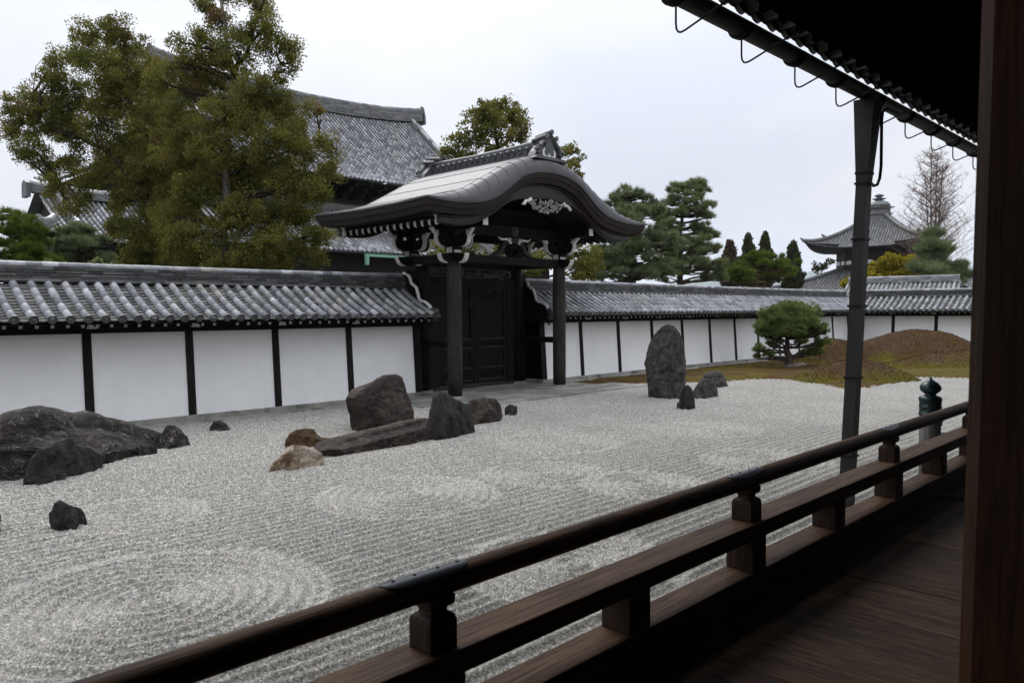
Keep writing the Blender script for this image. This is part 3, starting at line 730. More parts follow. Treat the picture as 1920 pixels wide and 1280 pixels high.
# brackets
def arm(cx, cy, dx, dy, z, L_, hgt, w, flare=False):
    """a boat-shaped arm reaching from the column head, its curved end painted white"""
    d = Vector((dx, dy, 0)); sdir = Vector((-dy, dx, 0)); o = Vector((cx, cy, z))
    poly = [(0,0),(L_-.22,0),(L_-.12,.015),(L_-.05,.06),(L_-.015,.13),(L_,hgt*.72),(L_,hgt),(0,hgt)]
    b = MB(); b.prism(poly, o - sdir*w/2, d, Vector((0,0,1)), sdir*w)
    a = b.build('bracket_arm', M['black_wood'], gate)
    b = MB()
    path = [(L_-.2,-.004),(L_-.12,.012),(L_-.045,.058),(L_-.01,.13),(L_+.004,hgt*.72),(L_+.004,hgt)]
    for i in range(len(path)-1):
        p, q = path[i], path[i+1]; tdir = Vector((q[0]-p[0], q[1]-p[1])).normalized(); nx, nz_ = tdir.y*.02, -tdir.x*.02
        pts = []
        for (e, f_) in ((p, 0), (q, 0), (q, 1), (p, 1)): pts.append(o + d*(e[0]+nx*f_) + Vector((0,0,e[1]+nz_*f_)))
        wv = sdir*(w/2+.004)
        b.hexa([pts[0]-wv, pts[0]+wv, pts[1]+wv, pts[1]-wv, pts[3]-wv, pts[3]+wv, pts[2]+wv, pts[2]-wv])
    if flare:
        b.prism([(L_-.02,hgt),(L_+.02,hgt),(L_+.2,hgt+.17),(L_+.12,hgt+.19)], o - sdir*w*.4, d, Vector((0,0,1)), sdir*w*.8)
        b.prism([(L_-.06,hgt+.01),(L_-.02,hgt+.01),(L_+.02,hgt+.12),(L_-.03,hgt+.13)], o - sdir*w*.4, d, Vector((0,0,1)), sdir*w*.8)
    b.build('bracket_end_paint', M['white_paint'], a)
for cx in CXs:
    for cy in (CY, RY):
        front = cy == CY
        for (dx, dy) in (((-1,0),(0,-1)) if cx < GX else ((1,0),(0,-1))):
            arm(cx, cy, dx, dy, 3.42, .46, .21, .13)
        b = MB(); b.box(cx-.15, cx+.15, cy-.15, cy+.15, 3.66, 3.78); b.box(cx-.12, cx+.12, cy-.12, cy+.12, 3.645, 3.66)
        o = b.build('bracket_block', M['black_wood'], gate)
        b = MB(); b.box(cx-.153, cx-.13, cy-.1, cy+.1, 3.655, 3.785); b.box(cx-.12, cx+.1, cy-.157, cy-.151, 3.66, 3.72)
        b.build('block_edge_paint', m_plain('faded_paint', (0.3,0.29,0.28), .7, .2, 9) if not front else M['white_paint'], o)
        for (dx, dy) in ((-1,0),(1,0),(0,-1)):
            arm(cx, cy, dx, dy, 3.80, .56, .26, .12, flare=True)
        arm(cx, cy, 0, 1, 3.80, .5, .26, .12)
        for k_ in (-.42, 0, .42):
            b = MB(); b.box(cx+k_-.09, cx+k_+.09, cy-.09, cy+.09, 4.06, 4.16); b.build('bearing_block', M['black_wood'], gate)
        b = MB(); b.box(cx-.125, cx+.125, cy-.44, cy-.435, 3.92, 4.02); 
# frog-leg strut on the front beam
b = MB()
prof = [(-.92,0),(-.72,.02),(-.5,.16),(-.36,.42),(-.2,.5),(.2,.5),(.36,.42),(.5,.16),(.72,.02),(.92,0)]
inner = [(.62,0),(.42,.1),(.28,.34),(-.28,.34),(-.42,.1),(-.62,0)]
for sg in (-1,1):
    pl = [(sg*p[0], p[1]) for p in [(.92,0),(.72,.03),(.5,.18),(.36,.44),(.2,.52),(0,.52),(0,.38),(.2,.36),(.3,.28),(.42,.1),(.62,0)]]
    b.prism(pl if sg > 0 else pl[::-1], (GX+.1,CY-.06,3.645), (1,0,0), (0,0,1), (0,.12,0))
st = b.build('frog_leg_strut', M['column_wood'], gate)
b = MB()
for i in range(60):
    a = rnd.uniform(-.5,.5); z = 3.66+rnd.uniform(0,.33)*(1-abs(a)*1.3); q = rnd.uniform(0,PI)
    b.tube([(GX+.1+a-math.cos(q)*.05,CY-.01,z-.03*math.sin(q)),(GX+.1+a,CY-.035,z),(GX+.1+a+math.cos(q)*.05,CY-.01,z+.03*math.sin(q))], [.012,.028,.01], 6)
b.build('carved_infill', M['gate_wood'], st)
b = MB()
for (x, z) in ((-.1,3.99),(.26,3.985),(-1.28,3.66),(1.36,3.66)): b.lathe([(.001,-.02),(.022,-.012),(.026,.0),(.02,.014),(.001,.02)], (GX+x,CY-.1,z), 10)
for sg in (-1,1):
    b.tube([(GX+.1+sg*.12,CY-.08,4.0),(GX+.1+sg*.3,CY-.09,4.1),(GX+.1+sg*.5,CY-.08,4.08),(GX+.1+sg*.62,CY-.08,4.14)], [.02,.032,.03,.012], 6)
    b.tube([(GX+.1+sg*.16,CY-.09,4.06),(GX+.1+sg*.2,CY-.09,4.14)], [.03,.025], 6)
    b.tube([(GX+.1+sg*1.15,CY-.06,3.66),(GX+.1+sg*1.3,CY-.07,3.74),(GX+.1+sg*1.42,CY-.06,3.68)], [.015,.025,.015], 6)
b.build('strut_scroll_paint', M['white_paint'], st)
# rear door wall
for x0, x1 in ((13.12, 13.46), (16.08, 16.4)):
    beam('door_jamb', x0, x1, RY-.09, RY+.09, .1, 3.05)
beam('threshold', 12.75, 16.75, RY-.14, RY+.14, .0, .13, 'column_wood')
beam('door_lintel', 12.7, 16.8, RY-.11, RY+.11, 2.98, 3.12)
b = MB()      # open carved transom
for i in range(34):
    x = 13.1+i*.1
    for z in (3.15, 3.24, 3.33):
        if rnd.random() < .72:
            q = rnd.uniform(0,PI); b.tube([(x-.05*math.cos(q),RY,z-.05*math.sin(q)),(x,RY-.02,z),(x+.06*math.cos(q+.6),RY,z+.05*math.sin(q+.6))], [.022,.034,.02], 5)
b.build('carved_transom', M['black_wood'], gate)
for i, (x0, x1) in enumerate(((13.46, 14.765), (14.775, 16.08))):
    root = None
    b = MB(); b.box(x0+.004, x1-.004, RY-.03, RY+.03, .14, 2.97); d_ = b.build('door', M['gate_wood'], gate)
    b = MB()
    for xx in (x0+.06, x1-.06): b.box(xx-.055, xx+.055, RY-.065, RY-.031, .145, 2.965)
    for zz, hh in ((.2,.05),(.55,.05),(1.12,.05),(1.36,.05),(2.42,.05),(2.9,.05)): b.box(x0+.118, x1-.118, RY-.07, RY-.031, zz-hh, zz+hh)
    b.build('door_frame', M['column_wood'] if False else M['gate_wood'], d_)
    b = MB()
    for zz in (.25,.6,1.17,1.41): b.box(x0+.12, x1-.12, RY-.11, RY-.0705, zz-.018, zz+.03)
    b.build('door_ledge', M['column_wood'], d_)
    b = MB()
    for j in range(26):
        xx = rnd.uniform(x0+.2, x1-.2); zz = rnd.choice((.36,.38,1.24,2.62,2.7))+rnd.uniform(-.08,.08)
        b.tube([(xx-.06,RY-.035,zz),(xx,RY-.055,zz+.02),(xx+.06,RY-.035,zz-.02)], [.012,.03,.012], 6)
    b.build('carved_panel', M['gate_wood'], d_)
for x0, x1 in ((12.44, 12.78), (16.74, 16.93)):
    beam('wing_panel', x0, x1, RY-.06, RY+.06, .1, 3.3, 'black_wood')
# ridge with its tiles and gable ornament
lay = MB(); top = MB(); mid = MB()
pts = [Vector((GX, 13.02+4.66*i/14, 6.13+.05*abs(i/7-1)**2)) for i in range(15)]
ridge_stack(lay, top, pts, .34, .30, 4, .085, .24)
for i in range(19):
    y = 13.2+i*.235
    for sg in (1,-1):
        mid.tube([(GX+sg*.15,y,6.30),(GX+sg*.19,y,6.30)], .06, 8)
        mid.tube([(GX+sg*.1,y,6.375),(GX+sg*.21,y,6.33)], .05, 8)
rd = lay.build('ridge', M['tile_dark'], gate); top.build('ridge_top_tiles', M['tile_dark'], rd); mid.build('ridge_lattice_tiles', M['tile_dark'], rd)
for (y, sg) in ((13.06, -1), (17.66, 1)):
    b = MB()
    b.prism([(-.62,.0),(.62,.0),(.5,.07),(-.5,.07)], (GX,y+sg*.1,5.99), (1,0,0), (0,0,1), (0,-sg*.42,0))
    b.prism([(-.52,.07),(.52,.07),(.44,.2),(.3,.34),(.0,.62),(-.3,.34),(-.44,.2)], (GX,y,5.99), (1,0,0), (0,0,1), (0,-sg*.24,0))
    for k_ in (-1, 1):       # rolls and side scrolls
        b.tube([(GX+k_*.02,y+sg*.05,6.64),(GX+k_*.36,y+sg*.05,6.31)], .045, 8)
        b.tube([(GX+k_*.02,y+sg*.03,6.58),(GX+k_*.40,y+sg*.03,6.26)], .03, 8)
        for q in range(5):
            a = q*1.1; b.tube([(GX+k_*(.44+.09*math.cos(a)),y+sg*.04,6.2+.07*math.sin(a)),(GX+k_*(.44+.06*math.cos(a+1)),y+sg*.06,6.2+.06*math.sin(a+1))], [.05,.03], 6)
        b.tube([(GX+k_*.2,y+sg*.12,6.56),(GX+k_*.2,y-sg*.35,6.5)], .06, 10)
    b.tube([(GX,y+sg*.14,6.69),(GX,y-sg*.4,6.62)], .065, 12)
    o = b.build('ridge_end_tile', M['tile_dark'], rd)
    b = MB(); b.prism([(-.23,.06),(.23,.06),(.25,.18),(.0,.47),(-.25,.18)], (GX,y+sg*.028,6.02), (1,0,0), (0,0,1), (0,-sg*.026,0)); b.build('crest_plate', M['white_paint'], o)
    b = MB()
    for (x, z) in ((0,.315),(-.1,.155),(.1,.155)): b.tube([(GX+x,y+sg*.045,6.02+z),(GX+x,y+sg*.02,6.02+z)], .068, 14)
    b.build('crest_discs', M['tile_dark'], o)
# ------------------------------------------------------------------ the veranda we stand on
hall = thing('veranda_hall', (4, 0, 0), 'dark timber veranda of the temple hall with plank floor, deep eaves and brown pillar', 'building')
fl = MB(); x = -16.0
while x < 16:
    wd = rnd.uniform(.36, .5); z = .78+rnd.uniform(-.002,.002); fl.box(x+.0015, x+wd-.0015, -1.75, 1.985, .72, z); x += wd
fl.build('floor_boards', M['floor'], hall)
b = MB(); b.box(-16, 16, 1.80, 1.94, .55, .716); b.build('floor_beam', M['rail_wood'], hall)
b = MB(); b.box(-16, 16, -1.79, 1.6, .0, .05); b.build('foundation', M['base_stone'], hall)
for i in range(10):
    x = -5.0+2.2*i; b = MB(); b.box(x-.09, x+.09, 1.62, 1.78, .05, .716); b.build('floor_post', M['rail_wood'], hall)
for x in (2.10, 6.06, 10.02, 13.98, -1.86, -5.82, -9.8, -13.7):
    b = MB(); hw = .13; y0, y1, ch = .22, .492, .034
    poly = [(-hw,y0+ch),(-hw+ch,y0),(hw-ch,y0),(hw,y0+ch),(hw,y1-ch),(hw-ch,y1),(-hw+ch,y1),(-hw,y1-ch)]
    lo = [Vector((x+.04+p[0]*1.05, p[1]+(.028 if p[1] > .35 else 0), .78)) for p in poly]; hi = [Vector((x+.06+p[0], p[1]-(.032 if p[1] > .35 else 0), 5.0)) for p in poly]; b.add(lo+hi, [(7,6,5,4,3,2,1,0), (8,9,10,11,12,13,14,15)]+[(i, (i+1)%8, 8+(i+1)%8, 8+i) for i in range(8)]); b.build('pillar', M['pillar_wood'], hall)
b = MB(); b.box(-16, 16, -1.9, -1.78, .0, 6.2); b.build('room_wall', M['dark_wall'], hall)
b = MB()
for i in range(32): b.box(-16+i, -15.9+i, -1.775, -1.72, .78, 5.2)
for z in (.8, 2.7, 4.2): b.box(-16, 16, -1.715, -1.70, z, z+.12)
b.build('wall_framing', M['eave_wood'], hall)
EY, EZ, SL = 3.16, 4.70, .30       # the eave's edge and the slope behind it
ez = lambda y: EZ + (EY-y)*SL
b = MB(); b.hexa([(-16,EY-.1,ez(EY-.1)),(16,EY-.1,ez(EY-.1)),(16,-1.95,ez(-1.95)),(-16,-1.95,ez(-1.95)),(-16,EY-.1,ez(EY-.1)+.04),(16,EY-.1,ez(EY-.1)+.04),(16,-1.95,ez(-1.95)+.04),(-16,-1.95,ez(-1.95)+.04)])
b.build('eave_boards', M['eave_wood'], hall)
b = MB()
for i in range(94):
    x = -15.8+i*.34; b.hexa([(x-.045,EY-.16,ez(EY-.16)-.13),(x+.045,EY-.16,ez(EY-.16)-.13),(x+.045,-1.7,ez(-1.7)-.13),(x-.045,-1.7,ez(-1.7)-.13),(x-.045,EY-.16,ez(EY-.16)-.006),(x+.045,EY-.16,ez(EY-.16)-.006),(x+.045,-1.7,ez(-1.7)-.006),(x-.045,-1.7,ez(-1.7)-.006)])
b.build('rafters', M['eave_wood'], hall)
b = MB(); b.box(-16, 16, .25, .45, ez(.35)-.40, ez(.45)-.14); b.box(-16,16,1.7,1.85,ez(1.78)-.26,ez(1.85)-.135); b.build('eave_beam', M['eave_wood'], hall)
cov = MB(); pan = MB(); ends = MB()
Pr = lambda u, v: Vector((u, -2.0+(EY+.10+2.0)*v, ez(-2.0)+.10-(EY+.10+2.0)*v*SL))
tile_roof(cov, pan, ends, Pr, frange(-15.9, 15.9, .29), .085, .5, .26, dip=.05)
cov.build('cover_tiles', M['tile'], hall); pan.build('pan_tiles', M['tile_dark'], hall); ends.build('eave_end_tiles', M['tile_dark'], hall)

# railing
RYC = 1.82
rl = thing('veranda_railing', (4, RYC, .78), 'long dark timber railing with three rails along the veranda edge', 'railing')
def bend(n): return None
b = MB(); xs = frange(-4, 14.2, .3)
b.tube([(x, RYC, 1.362) for x in xs], .0435, 20); tr = b.build('top_rail', M['rail_wood'], rl)
for i in range(-2, 7):
    x = 1.49+2.0*i-.03
    b = MB(); P = []
    for j in range(25):
        f_ = j/24; hl = .17; ang = .95*math.sin(PI*min(1, max(0, f_)))**.35
        px_ = x-hl+2*hl*f_; P.append([Vector((px_, RYC+math.sin(ang*q/6)*.0462, 1.362+math.cos(ang*q/6)*.0462)) for q in range(-6, 7)])
    b.grid(P, True); b2 = b
    pl = b2.build('metal_plate', M['iron'], tr)
    b = MB()
    for q in (-.12,-.04,.05,.13): b.lathe([(.006,0),(.005,.0025),(.001,.003)], (x+q, RYC, 1.4078), 8)
    b.build('plate_nails', M['black_wood'], tr)
b = MB(); b.box(-4, 14.2, RYC-.0785, RYC+.0785, 1.089, 1.168); b.build('middle_rail', M['rail_wood'], rl, .006)
b = MB(); b.box(-4, 14.2, RYC-.08, RYC+.08, .785, .931); b.build('bottom_rail', M['rail_wood'], rl, .006)
def sq_loft(b, x, y, prof):
    vs = []
    for (h, z) in prof: vs += [(x-h,y-h,z),(x+h,y-h,z),(x+h,y+h,z),(x-h,y+h,z)]
    fs = [(i*4+k, i*4+(k+1)%4, (i+1)*4+(k+1)%4, (i+1)*4+k) for i in range(len(prof)-1) for k in range(4)]
    fs += [(3,2,1,0), tuple((len(prof)-1)*4+k for k in range(4))]
    b.add(vs, fs)
for i in range(-2, 7):
    x = 1.49+2.0*i
    b = MB(); sq_loft(b, x, RYC, [(.0535,1.1685),(.0535,1.252),(.050,1.266),(.042,1.275),(.034,1.279),(.031,1.286),(.033,1.293),(.045,1.30),(.050,1.308),(.050,1.334)])
    sq_loft(b, x, RYC, [(.0705,.9315),(.0705,1.0885)])
    b.build('rail_post', M['post_rail_wood'], rl, .004)
    b = MB(); sq_loft(b, x+1.0, RYC, [(.0705,.9315),(.0705,1.0885)]); b.build('strut', M['post_rail_wood'], rl, .004)

# newel post with its jewel finial at the head of the steps
nw = thing('newel_post', (8.47, 2.42, 0), 'round weathered newel post with a dark green onion-shaped bronze finial beyond the railing', 'post')
b = MB(); b.lathe([(.098,0),(.098,1.16)], (8.47,2.42,0), 28); b.build('shaft', M['newel'], nw)
b = MB(); b.lathe([(.101,1.12),(.108,1.125),(.108,1.145),(.102,1.15),(.102,1.20),(.106,1.205),(.106,1.215),(.102,1.22),(.102,1.265),(.106,1.27),(.106,1.30),(.096,1.315),(.06,1.325),(.05,1.338),(.066,1.35),(.09,1.368),(.1,1.395),(.096,1.42),(.075,1.45),(.04,1.472),(.018,1.485),(.012,1.50),(.004,1.515)], (8.47,2.42,0), 28)
b.build('finial', M['verdigris'], nw)
b = MB(); b.prism([(0,.0),(.2,.0),(.26,.05),(.2,.09),(.24,.13),(.3,.15),(.3,.19),(0,.19)], (8.53,2.36,.72), (1,0,0), (0,0,1), (0,.12,0)); b.prism([(0,.0),(.12,.02),(.17,.08),(.12,.12),(.2,.17),(0,.19)], (8.53,2.36,.98), (1,0,0), (0,0,1), (0,.12,0)); b.build('bracket', M['post_rail_wood'], nw)

# gutter with hangers
GYC, GZC, GR = 3.36, 4.685, .092
gt = thing('gutter', (5, GYC, GZC), 'black half-round metal gutter hung along the veranda eave', 'gutter')
b = MB(); P = []
prof = [PI+PI*q/12 for q in range(13)]
for x in (-5.5, 15.5): P.append([Vector((x, GYC+math.cos(a)*GR, GZC+math.sin(a)*GR)) for a in prof])
P2 = [[Vector((x, GYC+math.cos(a)*(GR-.008), GZC+math.sin(a)*(GR-.008))) for a in prof] for x in (-5.5, 15.5)]
b.grid(P, True, True); b.grid(P2, True)
for sg in (-1, 1): b.tube([(-5.5,GYC+sg*GR,GZC),(15.5,GYC+sg*GR,GZC)], .012, 8)
b.build('trough', M['gutter'], gt)
hx = [-1.05,0.0,1.05,2.1,3.15,4.224,5.312,6.372,7.449,8.458,9.626,10.675,11.742,12.766,13.85]
for x in hx:
    b = MB(); a = [PI+PI*q/10 for q in range(11)]
    b.tube([(x-.05, GYC+math.cos(t)*(GR+.012), GZC+math.sin(t)*(GR+.012)) for t in a], .012, 6)
    b.tube([(x-.10, GYC+math.cos(t)*(GR+.008), GZC+math.sin(t)*(GR+.008)) for t in a], .02, 6)
    path = [(GYC+.035,GZC-GR+.01),(GYC+.035,GZC-GR-.13),(GYC+.03,GZC-GR-.175),(GYC+.012,GZC-GR-.203),(GYC-.015,GZC-GR-.21),(GYC-.05,GZC-GR-.203),(GYC-.32,GZC-GR-.11),(GYC-.52,GZC-GR-.045)]
    b.tube([(x, y, z) for y, z in path], .0085, 8)
    b.build('hanger', M['gutter'], gt)
dp = thing('downpipe', (8.66, 3.33, 0), 'dark square metal downpipe leaning from the eave gutter to the gravel', 'downpipe')
A = Vector((9.3, 3.36, 4.58)); B = Vector((8.645, 3.31, 0.02))
lp = lambda z: B + (A-B)*((z-B.z)/(A.z-B.z))
def sect(z, hx_, hy): c_ = lp(z); return [Vector((c_.x-hx_,c_.y-hy,z)),Vector((c_.x+hx_,c_.y-hy,z)),Vector((c_.x+hx_,c_.y+hy,z)),Vector((c_.x-hx_,c_.y+hy,z))]
b = MB(); b.hexa(sect(.02,.078,.062)+sect(3.66,.078,.062)); b.build('shaft', M['pipe'], dp)
b = MB(); b.hexa(sect(3.66,.08,.064)+sect(4.60,.14,.115)); b.build('funnel', M['pipe'], dp)
for z in (.55,1.42,2.22,2.98,3.62,3.74):
    b = MB(); b.hexa(sect(z,.092,.076)+sect(z+.025,.092,.076)); b.build('strap', M['gutter'], dp)
b = MB(); b.tube([(9.75,3.18,4.5),(9.42,3.2,4.5),(9.36,3.22,4.46),(9.33,3.22,4.36),(9.33,3.22,3.84),(9.32,3.23,3.70),(9.27,3.24,3.62),(9.18,3.25,3.60)], .017, 8); b.build('cable', M['gutter'], dp)
# small leaf faces
def unit(n):
    v = nrg.normal(size=(n, 3)); return v/np.linalg.norm(v, axis=1, keepdims=True)
def spray_faces(cent, rad, n_per, size, updir=.35, elong=1.7, flat=.85):
    """leaf-sized quads scattered through small clumps"""
    C_ = np.repeat(cent, n_per, 0); Rr = np.repeat(rad, n_per)[:, None]
    n = len(C_); d = unit(n); r = nrg.random((n, 1))**.45
    p = C_ + d*r*Rr*np.array([1, 1, flat])
    ax = d*.7 + unit(n)*.8 + np.array([0, 0, updir]); ax /= np.linalg.norm(ax, axis=1, keepdims=True)
    w_ = np.cross(ax, unit(n)); w_ /= np.linalg.norm(w_, axis=1, keepdims=True)
    s = size*(.6+.8*nrg.random((n, 1)))
    a = p - ax*s*elong*.5; c = p + ax*s*elong*.5; m_ = p + ax*s*elong*.1
    return np.stack([a, m_+w_*s*.5, c, m_-w_*s*.5], 1).reshape(-1, 3)
# ------------------------------------------------------------------ moss and mounds
def moss():
    poly = [(17.2,15.2),(17.6,14.5),(18.2,13.9),(19.2,12.9),(20.3,12.15),(21.4,11.75),(22.5,11.3),(23.2,10.35),(22.9,9.9),(22.0,9.2),(21.5,8.4),(22.3,7.8),(23.6,7.8),(24.6,8.3),(25.4,8.75),(26.2,8.1),(26.9,6.7),(27.3,5.2),(29,3.2),(33,2.0),(40.8,1.6),(40.8,15.2)]
    xs = np.arange(17, 41.1, .11); ys = np.arange(1.5, 15.3, .11)
    # distance to the outline, inside positive
    px = np.array(poly); X, Y = np.meshgrid(xs, ys, indexing='ij')
    ins = np.zeros(X.shape, bool); dmin = np.full(X.shape, 9e9)
    for i in range(len(px)):
        x1, y1 = px[i]; x2, y2 = px[(i+1) % len(px)]
        c = ((y1 > Y) != (y2 > Y)) & (X < (x2-x1)*(Y-y1)/((y2-y1) or 1e-9)+x1); ins ^= c
        t = np.clip(((X-x1)*(x2-x1)+(Y-y1)*(y2-y1))/((x2-x1)**2+(y2-y1)**2), 0, 1)
        dmin = np.minimum(dmin, np.hypot(X-x1-t*(x2-x1), Y-y1-t*(y2-y1)))
    sd_ = np.where(ins, dmin, -dmin) + .08*np.sin(X*3.1+Y*2)+.05*np.sin(X*7-Y*5)
    h = .10*np.clip(sd_/.5, -1, 1) + .05*np.sin(X*.9)*np.sin(Y*1.1)*np.clip(sd_, 0, 1) + nrg.normal(0, .008, X.shape)
    h = np.where(sd_ < -.25, -.12, h)
    b = MB(); nx, ny = X.shape
    keep = sd_ > -.35; idx = -np.ones(X.shape, int); vs = []
    for i in range(nx):
        for j in range(ny):
            if keep[i, j]: idx[i, j] = len(vs); vs.append((X[i, j], Y[i, j], h[i, j]))
    fs = [(idx[i,j], idx[i+1,j], idx[i+1,j+1], idx[i,j+1]) for i in range(nx-1) for j in range(ny-1) if keep[i,j] and keep[i+1,j] and keep[i+1,j+1] and keep[i,j+1]]
    b.add(vs, fs, True); o = b.build('moss', M['moss']); stuff(o)
    o['label'] = 'flat olive and brown moss bed along the far end of the gravel'; 
moss()
b = MB(); x = 17.2
while x < 41:
    e = x+rnd.uniform(.5, 1.0); b.box(x+.01, e-.01, 15.12, 15.42, -.02, .05+rnd.uniform(-.01,.01)); x = e
struct(b.build('stone_edging', M['kerb'], bevel=.01))
b = MB(); b.box(-7, 12.3, 15.2, 15.46, -.05, .035); struct(b.build('gravel_edging', M['kerb']))
def mound(cx, cy, rx, ry, h, rot, label, seed, p=1.5):
    b = MB(); P = []; cr, sr = math.cos(rot), math.sin(rot)
    for i in range(33):
        r = (i/32)*1.0; row = []
        for j in range(97):
            a = 2*PI*j/96
            w_ = 1+.07*math.sin(3*a+seed)+.04*math.sin(5*a+2*seed)
            lx, ly = r*rx*math.cos(a)*w_, r*ry*math.sin(a)*w_
            x = cx+lx*cr-ly*sr; y = cy+lx*sr+ly*cr
            z = h*(math.cos(PI*r)*.5+.5)**(.85) if p < 1.4 else h*(1-r*r)**1.25
            z += (noise.noise(Vector((x*1.3, y*1.3, seed)))*.06+noise.noise(Vector((x*5, y*5, seed)))*.025+noise.noise(Vector((x*14, y*14, seed)))*.012)*min(1, (1-r)*6)*min(1, h*1.4)
            row.append(Vector((x, y, z-.02+.11*(1-r))))
        P.append(row)
    b.grid(P, True); o = b.build('moss_mound', M['mound'])
    cs = []
    for _ in range(int(1300*rx*ry)):
        i = int(31*math.sqrt(rnd.random())); j = rnd.randint(0, 95); fi = rnd.random(); fj = rnd.random(); q = P[i][j].lerp(P[i+1][j], fi).lerp(P[i][j+1].lerp(P[i+1][j+1], fi), fj); cs.append((q.x, q.y, q.z+.005))
    np_mesh('moss_tufts', spray_faces(np.array(cs), np.full(len(cs), .03), 2, .02, .6, 1.6, .6), 4, M['mound_fuzz'], o)['kind'] = 'stuff'
    tag(o, label, 'moss mound', 'rounded moss mounds at the end of the garden'); return o
mound(24.0, 9.0, 2.0, 1.2, .58, math.radians(-40), 'low brown moss mound pushing out into the gravel beside the downpipe', 1.2)
mound(31.0, 12.5, 2.3, 1.7, .95, math.radians(-20), 'small brown moss mound just right of the garden pine', 3.1)
mound(35.6, 10.6, 3.7, 2.4, 1.22, math.radians(-50), 'tallest broad moss mound in front of the far wall', 5.7)
mound(31.6, 7.3, 4.2, 1.9, .62, math.radians(-65), 'low wide brown moss mound at the right before the tallest mound', 8.4)
mound(29.3, 10.4, 2.2, 1.1, .14, math.radians(-50), 'slight olive moss swell between the front mound and the tallest mound', 2.2)

# ------------------------------------------------------------------ rocks
def rock(name, outline, g0, g1, thick, mat, label, group='dark garden rocks set in the raked gravel', front=.3, seed=0.0, rough=.10, facet=.5, pw=2.6, facets=20):
    A = ground_at(*g0); Bp = ground_at(*g1); u = (Bp-A); u.z = 0; u.normalize(); nrm = Vector((-u.y, u.x, 0))
    if nrm.dot(A-CAM) < 0: nrm = -nrm           # points away from the camera
    pts = []
    for (px, py) in outline:
        r = FW + RT*((px-960)/FPX) + UP*((640-py)/FPX)
        t = (A-CAM).dot(nrm)/r.dot(nrm); q = CAM + r*t
        pts.append(((q-A).dot(u), q.z))
    hmax = max(p[1] for p in pts)
    pts = [(s, z if z > .045 else -.3*hmax-.05) for s, z in pts]
    # resample the outline
    n_ = 128; Lc = [0.0]
    for i in range(len(pts)): 
        p, q = pts[i], pts[(i+1) % len(pts)]; Lc.append(Lc[-1]+math.hypot(q[0]-p[0], q[1]-p[1]))
    O = []
    for k_ in range(n_):
        s = Lc[-1]*k_/n_
        for i in range(len(pts)):
            if s <= Lc[i+1]:
                f_ = (s-Lc[i])/max(1e-9, Lc[i+1]-Lc[i]); p, q = pts[i], pts[(i+1) % len(pts)]
                O.append((p[0]+(q[0]-p[0])*f_, p[1]+(q[1]-p[1])*f_)); break
    cs = sum(p[0] for p in O)/n_; cz = max(0.0, sum(p[1] for p in O)/n_*0.8)
    size = max(hmax, .5*(max(p[0] for p in O)-min(p[0] for p in O)))
    org = Vector((A.x, A.y, 0)) + nrm*(thick*front*.8)
    vs = []; K = 30
    rr_ = random.Random(int(seed*10))
    loc = []
    for side in (-1, 1):
        th = thick*(front if side < 0 else 1-front)
        for i in range(K+1):
            r = math.sin((i/K)*PI/2)
            for (s, z) in O:
                loc.append(Vector((cs+(s-cs)*r, side*th*max(0.0, 1-r**pw)**.5, cz+(z-cz)*r)))
    base_ = loc[:]
    cen = Vector((cs, 0, cz))
    hw = .5*(max(p[0] for p in O)-min(p[0] for p in O)); hh = .5*(hmax+.1)
    for _ in range(facets):                     # flat broken faces
        sg = -1 if rr_.random() < .62 else 1
        n = Vector((rr_.uniform(-1, 1)*thick/hw*1.2, sg*rr_.uniform(.6, 1.2), rr_.uniform(-.3, .9)*thick/hh*1.1)).normalized()
        sup = max((p-cen).dot(n) for p in loc); off = sup*rr_.uniform(.6, .9)
        for q in range(len(loc)):
            e = (loc[q]-cen).dot(n)-off
            if e > 0:
                l_ = loc[q]; ny = l_.y-e/n.y; lim = .42*base_[q].y; ny = max(ny, lim) if base_[q].y > 0 else min(ny, lim)
                if abs(ny) < abs(l_.y): loc[q] = Vector((l_.x, ny, l_.z))
    for side in range(2):
        for i in range(K+1):
            r = math.sin((i/K)*PI/2)
            for k_ in range(n_):
                l_ = loc[side*(K+1)*n_+i*n_+k_]
                s, z = O[k_]
                p = org + u*l_.x + nrm*l_.y + Vector((0, 0, l_.z))
                d = (nrm*(2*side-1)*(1-r**4) + (u*(s-cs)+Vector((0,0,z-cz))).normalized()*r*r*.45)
                q = Vector((p.x+seed*3.1, p.y+seed, p.z*(.6 if mat == 'slate' else 1)))
                f1 = noise.fractal(q*(1.6/size), .9, 2.1, 4); rg = abs(noise.noise(q*(3.2/size)))+.5*abs(noise.noise(q*(6.5/size))); f3 = noise.fractal(q*9.0, .8, 2.0, 4)
                vs.append(p + d*(size*(rough*.42*f1 + rough*.6*(rg-.35)) + .026*f3))
    N_ = (K+1)*n_; fs = []
    for side in range(2):
        o_ = side*N_
        for i in range(K):
            for k_ in range(n_):
                k2 = (k_+1) % n_; f_ = (o_+i*n_+k_, o_+i*n_+k2, o_+(i+1)*n_+k2, o_+(i+1)*n_+k_)
                fs.append(f_ if side else f_[::-1])
    for k_ in range(n_):                         # the two halves share their rim
        k2 = (k_+1) % n_; fs.append((K*n_+k_, K*n_+k2, N_+K*n_+k2, N_+K*n_+k_))
    b = MB(); b.add(vs, fs, False)
    o = b.build(name, ROCK[mat]); md = o.modifiers.new('weld', 'WELD'); md.merge_threshold = .0015
    tag(o, label, 'rock', group); return o
